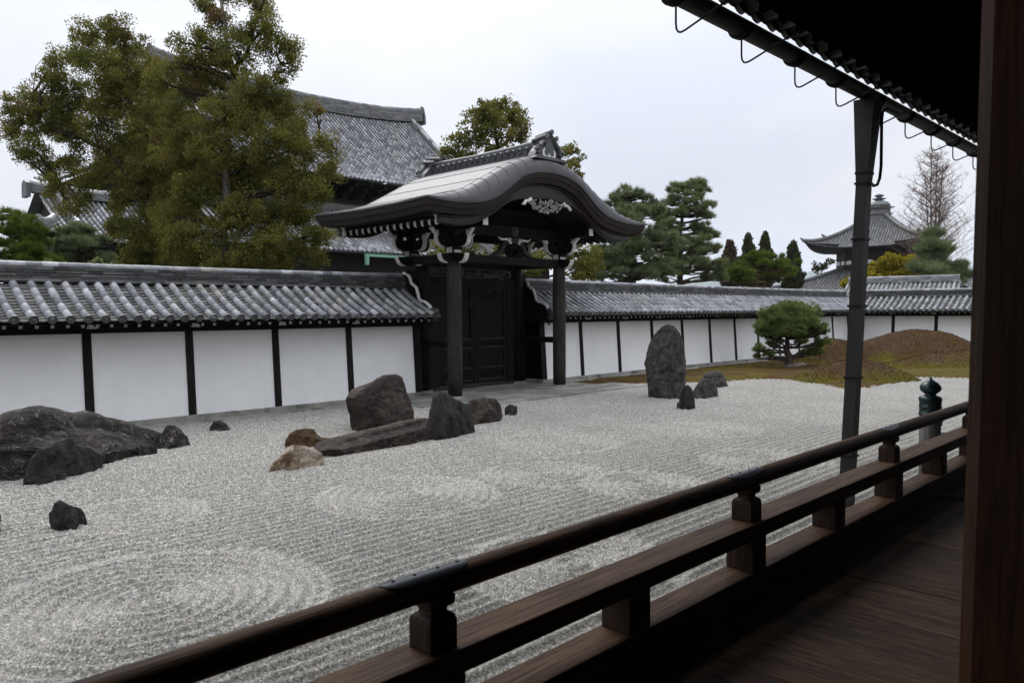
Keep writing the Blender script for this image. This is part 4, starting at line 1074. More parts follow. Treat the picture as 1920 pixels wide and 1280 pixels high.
rock('rock', [(-150,830),(-80,808),(0,797),(30,793),(60,778),(90,771),(125,769),(160,776),(185,777),(205,774),(240,783),(275,791),(310,803),(345,815),(374,836),(318,843),(205,869),(0,912),(-150,945)], (0,912), (300,846), 1.7, 'dark', 'huge long reclining dark boulder, largest of all the rocks, before the white wall', seed=1.1, rough=.085, front=.35)
rock('rock', [(53,917),(62,895),(75,858),(88,842),(108,838),(122,826),(142,820),(152,824),(158,836),(178,838),(196,848),(206,853),(203,881),(130,900)], (53,917), (205,881), .55, 'slate', 'dark slab leaning low in front of the reclining boulder', seed=2.3, rough=.09)
rock('rock', [(262,857),(263,846),(268,834),(280,836),(290,835),(299,841),(298,852),(279,860)], (263,859), (299,853), .28, 'slate', 'small squat dark stone before the right part of the reclining boulder', seed=3.7)
rock('rock', [(296,846),(306,825),(315,806),(322,797),(334,798),(345,806),(358,820),(373,836),(340,844)], (300,846), (373,836), .55, 'dark', 'pointed lichen-spotted stone closing the right end of the reclining boulder', seed=4.2)
rock('rock', [(394,811),(395,799),(401,791),(414,789),(424,795),(430,802),(442,806),(438,809)], (395,811), (441,808), .35, 'dark', 'small flat-tailed dark stone by the footing of the white wall', seed=5.5)
rock('rock', [(121,998),(110,985),(107,958),(112,945),(120,940),(132,944),(146,951),(161,955),(168,965),(175,984),(150,992)], (119,998), (175,985), .38, 'slate', 'lone dark pointed stone standing by itself on the open gravel', seed=6.1)
rock('rock', [(-60,1000),(-50,950),(-10,945),(4,955),(10,972),(9,985),(15,998),(0,1008),(-40,1014)], (-40,1016), (15,1004), .5, 'brown', 'dark brown stone beyond the lone pointed stone, cut off by the edge of the view', seed=7.9)
rock('rock', [(537,842),(538,830),(546,815),(560,807),(575,804),(591,805),(597,816),(606,822),(632,824),(625,838),(580,845)], (537,845), (628,838), .55, 'ochre', 'rusty orange-brown stone behind the pale tan rock', seed=8.4, rough=.09)
rock('rock', [(500,891),(520,869),(537,852),(549,841),(560,836),(577,836),(597,843),(611,852),(623,869),(600,880),(560,885)], (502,891), (622,873), .5, 'tan', 'pale tan wedge rock tapering to the left', seed=9.7, rough=.09)
rock('rock', [(612,860),(609,848),(625,834),(660,822),(700,810),(740,801),(775,790),(800,786),(822,786),(826,822),(760,838),(700,853),(660,864)], (616,862), (820,824), .75, 'brown', 'long low purple-brown slab lying between the tall block and the dark upright slab', seed=10.3, rough=.03, facet=.3, pw=9, facets=5)
rock('rock', [(694,812),(690,780),(680,755),(678,746),(690,733),(712,719),(735,705),(758,700),(769,706),(775,728),(783,750),(790,770),(793,788),(750,800)], (694,812), (793,790), .85, 'brown', 'tall leaning brown block behind the long low slab', seed=11.9, rough=.085, pw=4)
rock('rock', [(812,829),(817,800),(818,770),(824,742),(836,733),(850,739),(868,750),(885,758),(893,775),(897,795),(901,811),(860,822)], (812,829), (900,812), .5, 'slate', 'dark upright slab with a slanted top standing before the gate column', seed=12.6, rough=.06, facet=.4, pw=4)
rock('rock', [(890,799),(882,785),(884,760),(896,750),(920,746),(940,748),(948,760),(952,780),(944,791)], (890,799), (950,789), .6, 'brown', 'rounded reddish-brown stone behind the dark upright slab', seed=13.2, rough=.09)
rock('rock', [(951,780),(950,764),(960,758),(972,762),(973,777)], (951,780), (973,778), .25, 'slate', 'tiny dark stone at the right end of the central rock group', seed=14.8)
rock('rock', [(1215,745),(1211,730),(1208,705),(1206,690),(1203,683),(1208,662),(1213,645),(1224,626),(1236,613),(1250,608),(1262,613),(1271,625),(1279,645),(1281,668),(1281,692),(1278,722),(1276,748),(1250,751)], (1215,747), (1277,750), .75, 'grey', 'tallest grey-brown standing stone upright on the gravel near the moss bed', seed=15.4, rough=.055, facet=.45, pw=4)
rock('rock', [(1275,768),(1274,757),(1279,754),(1280,735),(1285,724),(1292,722),(1299,727),(1304,740),(1309,767),(1292,769)], (1275,769), (1309,768), .35, 'slate', 'short dark finger stone at the foot of the tallest standing stone', seed=16.7, rough=.06)
rock('rock', [(1304,748),(1308,735),(1316,720),(1328,710),(1340,711),(1347,720),(1352,730),(1355,745)], (1304,749), (1356,746), .6, 'grey', 'humped grey stone right of the tallest standing stone', seed=17.3)
rock('rock', [(1322,727),(1320,712),(1326,702),(1337,697),(1354,695),(1362,703),(1367,715),(1373,726)], (1322,728), (1373,726), .6, 'grey', 'low grey stone half hidden behind the humped stone at the moss edge', seed=18.5)
# ------------------------------------------------------------------ halls behind the wall
def gable_hall(name, label, x0, x1, yr, ye, zr, ze, sag, rows, wall_z, over, ridge_h, rise=.0, hipf=.52, body=None):
    """irimoya roof: gabled above, hipped skirt below, ridge along x"""
    root = thing(name, ((x0+x1)/2, yr, 0), label, 'temple hall', 'tiled temple halls behind the wall')
    dy = yr-ye
    def zc(v): return zr - (zr-ze)*(v**.82) - 0.0
    def X(u, v):
        e = max(0.0, (v-hipf)/(1-hipf))
        return u
    def Pf(u, v):
        ext = 0.0
        c = (x0+x1)/2; f_ = abs(u-c)/((x1-x0)/2+over); lift = rise*max(0, f_)**3*max(0, (v-.4)/.6)**2
        return Vector((u, yr-dy*v, zr-(zr-ze)*(1-max(0.0,1-v)**1.25) + lift + sag*((abs(u-c)/((x1-x0)/2))**2-1)*(1-v) if abs(u-c) <= (x1-x0)/2 else zr-(zr-ze)*(1-max(0.0,1-v)**1.25) + lift))
    def vr(u):
        if x0 <= u <= x1: return (0.0, 1.0)
        e = (x0-u if u < x0 else u-x1)/over; return (hipf+(1-hipf)*e, 1.0)
    cov = MB(); pan = MB(); ends = MB()
    us = frange(x0-over+.1, x1+over-.1, rows)
    tile_roof(cov, pan, ends, Pf, us, rows*.27, .42, .42, vr, nseg=4, dip=.05)
    # back slope and hips as plain tiled sheets
    bk = MB()
    bk.grid([[Vector((x, 2*yr-Pf(x, v/8).y, Pf(x, v/8).z)) for v in range(9)] for x in frange(x0, x1, (x1-x0)/12)])
    for sg, xe in ((-1, x0), (1, x1)):
        def Ps(u, v):      # hip side: u along y, v from skirt top to eave
            yy = yr + (u)*(dy*(hipf+(1-hipf)*v)); xx = xe + sg*over*v
            f_ = abs(u); return Vector((xx, yy, Pf(xe+sg*over*max(v,.001), hipf+(1-hipf)*v).z - rise*(1-f_**3)*v*v))
        bk.grid([[Ps(-1+2*i/10, v/6) for v in range(7)] for i in range(11)], True, sg < 0)
        usd = [-1+2*i/(2*dy/rows)for i in range(int(2*dy/rows)+1)]
        for u in usd[::1]:
            bk2 = [Ps(u, v/6)+Vector((0,0,rows*.12)) for v in range(7)]; cov.tube(bk2, rows*.25, 5, False)
        # gable triangle and verge ridges
        g = MB(); tri = [Vector((xe-sg*.5, Pf(xe, v/8).y, Pf(xe, v/8).z)) for v in range(int(8*hipf)+1)]
        tri += [Vector((xe-sg*.5, 2*yr-p.y, p.z)) for p in reversed(tri[1:])]
        g.add(tri, [tuple(range(len(tri)))]); g.build('gable_wall', M['dark_wall'], root)
        lay = MB(); top = MB()
        vp = [Pf(xe-sg*.9, v/14)+Vector((0,-.02,.05)) for v in range(int(14*hipf)+3)]
        ridge_stack(lay, top, vp, .4, .3, 2, .14, .5)
        lay.build('verge_ridge', M['far_tile'], root); top.build('verge_ridge_top', M['hall_tile'], root); lay = MB(); top = MB()
        hp = [Pf(xe+sg*over*max(v/8,.001), hipf+(1-hipf)*v/8)+Vector((0,0,.06)) for v in range(9)]
        ridge_stack(lay, top, hp, .4, .3, 2, .14, .5)
        lay.build('hip_ridge', M['far_tile'], root); top.build('hip_ridge_top', M['hall_tile'], root)
    cov.build('cover_tiles', M['hall_tile'], root); pan.build('pan_tiles', M['tile_dark'], root); ends.build('eave_end_tiles', M['tile_dark'], root); bk.build('side_tiles', M['far_tile'], root)
    lay = MB(); top = MB()
    rp_ = [Pf(x, 0)+Vector((0,0,.0+.35*ridge_h*abs((x-(x0+x1)/2)/((x1-x0)/2))**6)) for x in frange(x0-.2, x1+.2, (x1-x0+.4)/24)]
    rp_ = [Vector((p.x, p.y, Pf(min(x1, max(x0, p.x)), 0).z+.12*ridge_h*abs((p.x-(x0+x1)/2)/((x1-x0)/2))**10)) for p in rp_]
    ridge_stack(lay, top, rp_, .7, ridge_h, 7, .17, .6)
    lay.build('ridge', M['far_tile'], root); top.build('ridge_top_tiles', M['hall_tile'], root)
    for p, sg in ((rp_[0], -1), (rp_[-1], 1)):
        b = MB(); b.prism([(-.45,-.3),(.45,-.3),(.42,.4),(.22,ridge_h+.1),(.1,ridge_h*1.25+.05),(-.1,ridge_h*1.25+.05),(-.22,ridge_h+.1),(-.42,.4)], p+Vector((sg*.05,0,0)), (0,1,0), (0,0,1), (sg*.2,0,0))
        b.build('ridge_end_tile', M['tile_dark'], root)
    # dark eaves and walls
    b = MB()
    ze_ = ze+.0
    bx0, bx1, by0 = body
    b.hexa([Vector((x0-over+.3,ye+.3,ze-.12)),Vector((x1+over-.3,ye+.3,ze-.12)),Vector((x1+over-.3,2*yr-ye-.3,ze-.12)),Vector((x0-over+.3,2*yr-ye-.3,ze-.12)),Vector((x0-over+1,ye+1,ze-.02)),Vector((x1+over-1,ye+1,ze-.02)),Vector((x1+over-1,2*yr-ye-1,ze-.02)),Vector((x0-over+1,2*yr-ye-1,ze-.02))])
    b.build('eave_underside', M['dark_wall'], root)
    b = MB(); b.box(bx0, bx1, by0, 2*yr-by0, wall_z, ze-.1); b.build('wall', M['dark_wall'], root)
    b = MB()
    for i in range(int((bx1-bx0)/1.2)):
        x = bx0+.6+i*1.2
        b.box(x-.2, x+.2, by0-.9, by0, ze-1.1, ze-.8); b.box(x-.13, x+.13, by0-1.7, by0, ze-.78, ze-.5); b.box(x-.08, x+.08, by0-2.4, by0, ze-.48, ze-.25)
    b.build('eave_brackets', M['black_wood'], root)
    return root, Pf
hr, _ = gable_hall('temple_hall', 'great hall with a huge steep grey tiled roof rising behind the juniper and gate', 20.6, 43.2, 54, 44, 18.9, 11.2, .75, .34, 0, 5.0, 1.0, rise=.9, hipf=.55, body=(18.5, 45.5, 46.5))
cov = MB(); pan = MB(); ends = MB()
Pm = lambda u, v: Vector((u, 46.4-6.6*v, 9.35-3.45*v-.22*math.sin(PI*v)))
tile_roof(cov, pan, ends, Pm, frange(19.5, 49, .34), .092, .42, .42, nseg=4, dip=.05)
cov.build('skirt_roof_cover_tiles', M['hall_tile'], hr); pan.build('skirt_roof_pan_tiles', M['tile_dark'], hr); ends.build('skirt_roof_end_tiles', M['tile_dark'], hr)
b = MB(); b.box(19.5, 49, 46.3, 46.6, 9.2, 9.75); b.build('skirt_roof_ridge', M['far_tile'], hr)
b = MB(); b.hexa([(19.5,39.9,5.8),(49,39.9,5.8),(49,46.4,5.9),(19.5,46.4,5.9),(19.5,39.9,5.85),(49,39.9,5.85),(49,46.4,9.2),(19.5,46.4,9.2)]); b.build('skirt_roof_underside', M['dark_wall'], hr)
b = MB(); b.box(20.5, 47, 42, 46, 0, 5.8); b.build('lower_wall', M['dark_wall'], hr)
b = MB(); b.box(27.4, 31.5, 39.5, 39.72, 5.62, 5.78); b.box(27.4, 27.6, 39.5, 39.7, 5.1, 5.62); b.build('green_gutter', M['green_copper'], hr)

hl, _ = gable_hall('temple_hall', 'smaller grey tiled temple hall behind the two small pines beyond the long wall', 11.0, 18.2, 45, 39.6, 8.35, 5.65, .12, .27, 0, 1.2, .4, rise=.55, hipf=.6, body=(10.8, 18.0, 41))
b = MB()
for i in range(36): 
    x = 9.7+i*.27; b.box(x-.05, x+.05, 39.80, 39.84, 5.62, 5.72)
b.build('rafter_end_paint', M['white_paint'], hl)
# pavilion roofs at the right
pv = thing('pagoda', (92.0, 36.0, 0), 'two-storey pagoda with pyramidal grey roofs and a bronze jewel finial beyond the far wall', 'pagoda')
PC = at(1648, 405, 90); pcx, pcy = PC.x, PC.y
def pyramid(zt, zb, ht, hb, curve, lift, rows, rot, nm):
    cov = MB(); pan = MB(); hips = MB(); und = MB(); cr, sr = math.cos(rot), math.sin(rot)
    for q in range(4):
        a = rot+q*PI/2; e = Vector((math.cos(a), math.sin(a), 0)); t = Vector((-math.sin(a), math.cos(a), 0))
        def Pq(u, v):
            h = ht+(hb-ht)*v; f_ = abs(u)/max(h, .01)
            return Vector((pcx, pcy, 0)) + e*h + t*u + Vector((0,0, zb+(zt-zb)*max(0.0,1-v)**curve + lift*min(1,f_)**3*v*v))
        vr = lambda u: (max(0.0, (abs(u)-ht)/(hb-ht)), 1.0)
        tile_roof(cov, pan, None, Pq, frange(-hb+.1, hb-.1, rows), rows*.27, .5, .5, vr, nseg=3, eave_discs=False, dip=.05)
        hips.tube([Pq(ht+(hb-ht)*v/14, v/14)+Vector((0,0,.15)) for v in range(15)], [.24]*15, 6)
        end = Pq(hb, 1.0); hips.tube([end+Vector((0,0,.1)), end+(e+t)*.35+Vector((0,0,.45))], [.24,.08], 6)
        m_ = Pq(ht+(hb-ht)*.68, .68); hips.tube([m_+Vector((0,0,.3)), m_+(e+t)*.3+Vector((0,0,.65))], [.22,.08], 6)
        und.grid([[Pq(-hb+2*hb*i/10, 1.0)-Vector((0,0,.12)) - e*(.1+hb*.55*j/3) + t*0 - Vector((0,0,.12*j)) for j in range(4)] for i in range(11)], True)
        und.grid([[Pq(-hb+2*hb*i/10, 1.0)-Vector((0,0,.01+.16*j))-e*.08*j for j in range(2)] for i in range(11)], True)
    cov.build(nm+'_cover_tiles', M['far_tile'], pv); pan.build(nm+'_pan_tiles', M['tile_dark'], pv); hips.build(nm+'_hips', M['far_tile'], pv); und.build(nm+'_eave_underside', M['dark_wall'], pv)
ROT = math.radians(8)
zq = lambda py: at(1648, py, 90).z
pyramid(zq(408), zq(468), .95, 6.6, 1.45, .85, .3, ROT, 'upper_roof')
pyramid(zq(503), zq(552), 3.0, 10.5, 1.3, .6, .34, ROT, 'lower_roof')
b = MB(); b.lathe([(1.35,zq(411)),(1.35,zq(404)),(1.6,zq(403)),(1.6,zq(401)),(1.3,zq(400.5)),(1.25,zq(392.5))], (pcx,pcy,0), 4, False); b.lathe([(1.2,zq(393)),(1.75,zq(391.5)),(1.8,zq(390)),(.9,zq(388))], (pcx,pcy,0), 4, False)
b.build('roof_crown_base', M['far_tile'], pv)
b = MB(); b.lathe([(1.28,zq(389.5)),(1.2,zq(384)),(.95,zq(379.5)),(.5,zq(377)),(.35,zq(375.5)),(.72,zq(374)),(.75,zq(373)),(.3,zq(372)),(.28,zq(370)),(.5,zq(368.5)),(.52,zq(367)),(.3,zq(365)),(.05,zq(363.5))], (pcx,pcy,0), 20); b.build('jewel_finial', m_plain('bronze_grey', (0.10,0.11,0.115), .5, .3, 2, metal=.3), pv)
b = MB(); b.lathe([(4.6,zq(506)),(4.6,zq(466))], (pcx,pcy,0), 12, False); b.build('upper_wall', M['dark_wall'], pv)
b = MB()
for i in range(12):
    a = 2*PI*(i+.5)/12; c_ = Vector((pcx+4.5*math.cos(a), pcy+4.5*math.sin(a), 0)); t = Vector((-math.sin(a), math.cos(a), 0)); o_ = Vector((math.cos(a), math.sin(a), 0))*.12
    for k_ in (-.62, .62): b.prism([(k_-.4,zq(497)),(k_+.4,zq(497)),(k_+.4,zq(491)),(k_,zq(489.5)),(k_-.4,zq(491))], c_-o_*2.0, t, (0,0,1), o_*1.9)
b.build('plaster_panels', M['plaster'], pv)
b = MB(); b.lathe([(8.6,0),(8.6,zq(550))], (pcx,pcy,0), 4, False); b.build('lower_wall', M['dark_wall'], pv)

# low roofs just beyond the far wall
lr = thing('tiled_building', (49, 14, 0), 'low building with a pale shiny tiled roof just beyond the far wall', 'building')
a0 = at(1622, 531, 50); a1 = at(1800, 532, 47)
cov = MB(); pan = MB(); ends = MB()
d_ = (a1-a0); d_.z = 0; Ln = d_.length+1.0; d_.normalize(); nrm = Vector((-d_.y, d_.x, 0)); nrm = nrm if nrm.dot(CAM-a0) > 0 else -nrm
a0 = a0 - d_*1.0
Pl = lambda u, v: a0 + d_*u + nrm*(2.4*v) + Vector((0,0,-.95*v-.02))
tile_roof(cov, pan, ends, Pl, frange(0, Ln, .27), .072, .35, .3, nseg=4)
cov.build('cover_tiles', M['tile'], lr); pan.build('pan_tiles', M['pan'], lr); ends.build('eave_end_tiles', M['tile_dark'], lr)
lay = MB(); top = MB(); ridge_stack(lay, top, [a0+Vector((0,0,0)), a0+d_*Ln], .4, .3, 3, .09, .3); lay.build('ridge', M['tile'], lr); top.build('ridge_top_tiles', M['tile'], lr)
b = MB(); q = [a0+nrm*2.2, a0+d_*Ln+nrm*2.2, a0+d_*Ln-nrm*2, a0-nrm*2]; b.hexa([Vector((p.x,p.y,0)) for p in q]+[Vector((p.x,p.y,a0.z-1.0)) for p in q]); b.build('wall', M['plaster'], lr)
lr = thing('tiled_building', (60, 14, 0), 'dark grey tiled roof end at the far right beside the pillar', 'building')
a0 = at(1790, 521, 62); a1 = at(1900, 518, 62); d_ = (a1-a0); d_.z = 0; Ln = d_.length; d_.normalize(); nrm = Vector((-d_.y, d_.x, 0)); nrm = nrm if nrm.dot(CAM-a0) > 0 else -nrm
cov = MB(); pan = MB()
tile_roof(cov, pan, None, Pl, frange(0, Ln, .3), .08, .4, .4, nseg=3, eave_discs=False)
cov.build('cover_tiles', M['far_tile'], lr); pan.build('pan_tiles', M['tile_dark'], lr)
lay = MB(); top = MB(); ridge_stack(lay, top, [a0.copy(), a0+d_*Ln], .4, .35, 3, .1, .3); lay.build('ridge', M['far_tile'], lr); top.build('ridge_top_tiles', M['far_tile'], lr)
b = MB(); q = [a0+nrm*2.2, a0+d_*Ln+nrm*2.2, a0+d_*Ln-nrm*2, a0-nrm*2]; b.hexa([Vector((p.x,p.y,0)) for p in q]+[Vector((p.x,p.y,a0.z-1.0)) for p in q]); b.build('wall', M['dark_wall'], lr)
# far hills
b = MB(); P = []
for i in range(121):
    a = math.radians(-25+95*i/120); r_ = 5200
    h = 300+70*noise.fractal(Vector((i*.07, .3, 0)), .9, 2, 5)+30*math.sin(i*.11)
    h *= .25+.75*max(0, min(1, (math.radians(36)-a)/.12))
    P.append([Vector((r_*math.cos(a)*f_, r_*math.sin(a)*f_, hh)) for f_, hh in ((1,-5),(1.05,h*.55),(1.12,h*.9),(1.2,h),(1.4,-5))])
b.grid(P, True, True); struct(b.build('hills', M['hill']))

# pale air between the garden and the hills
b = MB(); b.box(-900, 7600, -3300, 7700, -6, 470); hz = stuff(b.build('haze', None or bpy.data.materials.new('haze')))
hm = hz.data.materials[0]; hm.use_nodes = True; hm.node_tree.nodes.clear()
pvn = hm.node_tree.nodes.new('ShaderNodeVolumePrincipled'); pvn.inputs['Density'].default_value = 1.0e-4; pvn.inputs['Color'].default_value = (0.86, 0.9, 0.97, 1)
hm.node_tree.links.new(pvn.outputs[0], hm.node_tree.nodes.new('ShaderNodeOutputMaterial').inputs['Volume'])
# ------------------------------------------------------------------ trees
def branch(b, p0, p1, r0, r1, bow=.12, n=6, sides=6):
    p0 = Vector(p0); p1 = Vector(p1); L_ = (p1-p0).length; off = Vector((rnd.uniform(-1,1), rnd.uniform(-1,1), rnd.uniform(-.6,.9)))*L_*bow
    pts = []
    for i in range(n+1):
        t = i/n; q = p0.lerp(p1, t) + off*(4*t*(1-t)) + Vector((rnd.uniform(-1,1), rnd.uniform(-1,1), rnd.uniform(-1,1)))*L_*.025*(0 < i < n)
        pts.append(q)
    b.tube(pts, [r0+(r1-r0)*(i/n) for i in range(n+1)], sides, False)
    return pts
def needle_faces(cent, n_per, length, width, up=.55, dirs=None):
    """tufts of thin needles springing up and out from each twig end"""
    C_ = np.repeat(cent, n_per, 0); n = len(C_)
    base = np.array([0, 0, up]) if dirs is None else np.repeat(dirs, n_per, 0)*.5+np.array([0, 0, up])
    ax = unit(n)*.75 + base; ax /= np.linalg.norm(ax, axis=1, keepdims=True)
    w_ = np.cross(ax, unit(n)); w_ /= np.linalg.norm(w_, axis=1, keepdims=True)
    Ln = length*(.65+.6*nrg.random((n, 1))); a = C_ + unit(n)*length*.25
    return np.stack([a-w_*width*.5, a+w_*width*.5, a+ax*Ln], 1).reshape(-1, 3)
def clumps_in(blobs, dens, jit=.3, shell=.3, zsq=.9):
    """clump centres inside each blob, thicker towards its skin; blobs: (centre, radius)"""
    cs = []; own = []
    for i, (c, r) in enumerate(blobs):
        n = max(3, int(dens*r*r)); d = unit(n); rr = (shell+(1-shell)*nrg.random((n, 1)))
        cs.append(np.array(c)[None] + d*rr*r*np.array([1, 1, zsq])); own += [i]*n
    return np.concatenate(cs), own
def blob_list(px, d, depth=.5):
    out = []
    for q in px:
        x, y, r = q[:3]; dd = d + (q[3] if len(q) > 3 else rnd.uniform(-depth, depth)*r/FPX*d*1.6)
        out.append((at(x, y, dd), r/FPX*d))
    return out
def juniper(name, label, d, trunk, blobs, mats, size, rclump, dens, n_per, group, tr_r=.22, twigs=True, extra_limbs=(), leafmat='juniper', updir=.35, grow_=1.0):
    rnd.seed(len(label)*31+len(blobs)); tp = [at(x, y, d) for x, y in trunk]; base = tp[0].copy(); base.z = 0
    root = thing(name, base, label, 'tree', group)
    b = MB(); pts = [base]+tp; n = len(pts)
    fine = []
    for i in range(n-1):
        for q in range(4): fine.append(pts[i].lerp(pts[i+1], q/4) + Vector((rnd.uniform(-1,1), rnd.uniform(-1,1), 0))*.05*tr_r/.2*(q > 0))
    fine.append(pts[-1]); rad = [tr_r*(1-.85*i/(len(fine)-1)) for i in range(len(fine))]; rad[0] *= 1.3
    b.tube(fine, rad, 10, False); b.build('trunk', M[mats], root)
    bl = [(c, r*grow_) for c, r in blob_list(blobs, d, .7)]
    b = MB()
    for lim in extra_limbs:
        lp_ = [at(x, y, d) for x, y in lim[0]]; f2 = []
        for i in range(len(lp_)-1):
            for q in range(3): f2.append(lp_[i].lerp(lp_[i+1], q/3)+Vector((rnd.uniform(-1,1), rnd.uniform(-1,1), rnd.uniform(-1,1)))*.05)
        f2.append(lp_[-1]); b.tube(f2, [lim[1]*(1-.75*i/(len(f2)-1)) for i in range(len(f2))], 8, False); fine += f2
    for (c, r) in bl:
        src = min(fine[2:], key=lambda p: (p-c).length + max(0, p.z-c.z+.2)*1.2)
        ln = (src-c).length
        pp = branch(b, src, c, min(tr_r*.45, .02+.02*ln), .018, .12)
        if twigs:
            for _ in range(7):
                e = c + Vector((rnd.uniform(-1,1), rnd.uniform(-1,1), rnd.uniform(-.6,1))).normalized()*r*rnd.uniform(.6,.95)
                branch(b, pp[rnd.randint(2, 6)], e, .018, .005, .15, 4, 4)
    b.build('limbs', M['bark_dark'], root)
    cs, _ = clumps_in(bl, dens)
    rad = rclump*(.6+.8*nrg.random(len(cs)))
    np_mesh('crown', spray_faces(cs, rad, n_per, size, updir), 4, M[leafmat], root)
    return root
G1 = 'evergreen trees rising behind the white walls'
juniper('juniper_tree', 'old spreading juniper with a dark leaning trunk beside the grey-trunked juniper', 25,
    [(318,505),(300,420),(278,375),(240,325),(215,292),(238,262),(258,235),(264,190),(262,150)],
    [(52,192,36),(28,214,30),(105,212,40),(20,252,24),(62,278,26),(95,315,30),(72,240,28),(105,118,26),(98,150,26),(140,180,48),(190,130,46),(168,62,30),(212,55,34),(243,88,30),(150,98,26),(205,205,50),(258,160,50),(275,225,52),(235,275,36),(140,255,36),(135,300,26),(112,352,26),(165,340,24),(192,322,22),(290,290,48),(312,195,42),(150,380,20),(308,345,48),(268,345,38),(298,425,48),(262,440,44),(285,478,40),(245,490,30),(330,400,40),(340,300,40),(230,160,40),(180,240,30),(120,230,24),(130,395,18),(228,110,36),(45,285,18),(250,320,44),(200,285,34),(230,375,34),(330,350,44),(322,440,40),(330,250,40),(285,120,24),(310,500,40),(220,430,26)],
    'bark_dark', .038, .25, 76, 112, G1, .24, extra_limbs=[([(215,292),(165,262),(120,250),(75,228),(42,222)], .1),([(225,310),(190,335),(150,338),(118,352)], .05),([(258,235),(230,150),(205,80)], .09)], grow_=1.12)
juniper('juniper_tree', 'tall juniper with a pale grey trunk and browning foliage before the great hall', 22.5,
    [(419,520),(418,470),(420,420),(424,330),(428,230),(436,150),(424,70),(412,-20),(408,-90)],
    [(392,8,30),(412,42,30),(488,12,32),(500,45,28),(382,72,26),(338,82,20),(352,112,26),(398,110,38),(452,98,36),(518,92,34),(550,88,18),(532,132,22),(555,110,16),(400,168,46),(468,165,40),(352,178,34),(338,215,36),(420,220,52),(498,200,34),(552,225,36),(588,205,20),(478,258,46),(400,280,52),(338,280,46),(556,288,46),(608,268,26),(612,318,30),(592,362,26),(540,345,42),(470,330,52),(398,358,48),(352,362,40),(496,400,46),(562,405,30),(438,418,42),(378,440,42),(330,452,40),(505,455,42),(560,462,34),(600,482,20),(455,482,36),(350,490,32),(398,490,36),(440,350,48),(520,240,28),(440,-10,28),(475,60,24),(430,130,30),(520,490,30),(630,285,14),(370,320,44),(450,390,44),(540,400,36),(420,500,40),(310,410,36),(440,300,44),(500,300,40),(545,260,36),(460,220,40),(370,245,40),(510,165,30),(530,190,26),(300,150,30),(330,130,24),(375,130,30),(455,60,30),(600,440,34),(580,360,40),(520,440,40)],
    'bark_grey', .037, .24, 80, 112, G1, .17, extra_limbs=[([(436,150),(470,80),(492,10),(505,-60)], .075),([(428,230),(500,160),(540,100)], .05),([(424,330),(520,290),(600,260)], .05)])
juniper('juniper_tree', 'dense rounded juniper crown showing above and behind the gate roof', 38,
    [(960,520),(950,420),(935,330),(930,260),(928,210)],
    [(922,208,26),(900,218,30),(948,205,26),(892,245,34),(968,222,30),(930,240,46),(982,250,26),(858,268,22),(838,285,20),(870,295,30),(910,300,40),(955,292,40),(1000,300,40),(1040,300,42),(1072,285,18),(1082,305,15),(1075,330,22),(1110,480,34),(1085,505,36),(1060,470,38),(950,470,40),(1000,490,40),(880,470,36),(830,470,30),(1100,520,28),(905,195,16),(820,300,12)],
    'bark_dark', .075, .27, 34, 60, G1, .25)
def pine(name, label, d, trunk, pads, leaf, trunkmat, length, width, dens, n_per, group, tr_r=.16, flat=.45, limbs=(), up=.55, cat='pine tree', sub=8):
    rnd.seed(len(label)*31+len(pads)); tp = [at(x, y, d) for x, y in trunk]; base = tp[0].copy(); base.z = 0
    root = thing(name, base, label, cat, group)
    b = MB(); pts = [base]+tp if (tp[0]-base).length > .3 else tp; fine = []
    for i in range(len(pts)-1):
        for q in range(4): fine.append(pts[i].lerp(pts[i+1], q/4) + Vector((rnd.uniform(-1,1), rnd.uniform(-1,1), 0))*.25*tr_r*(q > 0))
    fine.append(pts[-1]); b.tube(fine, [tr_r*(1-.8*i/(len(fine)-1)) for i in range(len(fine))], 10, False); b.build('trunk', M[trunkmat], root)
    bl = blob_list(pads, d, .8); b = MB(); tufts = []; dirs = []
    if sub:
        bl = [(c+Vector((rnd.uniform(-1,1), rnd.uniform(-1,1), rnd.uniform(-.45,.45)))*r*(.85 if sub > 3 else .4), r*(rnd.uniform(.22,.55) if sub > 3 else rnd.uniform(.55,.85))) for c, r in bl for _ in range(sub)]
    for (c, r) in bl:
        src = min(fine[2:], key=lambda p: (p-c).length + max(0, p.z-c.z+.1)*2)
        pp = branch(b, src, c-Vector((0,0,r*flat*.5)), min(tr_r*.5, .02+.025*(src-c).length), .02, .1)
        n = max(6, int(dens*r*r))
        for _ in range(n):
            a = rnd.uniform(0, 2*PI); q = math.sqrt(rnd.random()); hz = rnd.uniform(-.6, 1)*(1-q*q*.75)
            p = c + Vector((math.cos(a)*q*r, math.sin(a)*q*r, hz*r*flat)); tufts.append(p)
            dv = Vector((math.cos(a)*q, math.sin(a)*q, .2)); dirs.append(dv)
        for _ in range(min(12, n//4)):
            e = Vector(tufts[-1-rnd.randint(0, n-1)]); branch(b, pp[rnd.randint(2, 6)], e, .02*tr_r/.16, .005, .12, 4, 4)
    b.build('limbs', M[trunkmat], root)
    np_mesh('crown', needle_faces(np.array([tuple(p) for p in tufts]), n_per, length, width, up, np.array([tuple(p) for p in dirs])), 3, M[leaf], root)
    return root
GP = 'garden and temple pines'
d0 = (ground_at(1480, 690)-CAM).dot(FW)
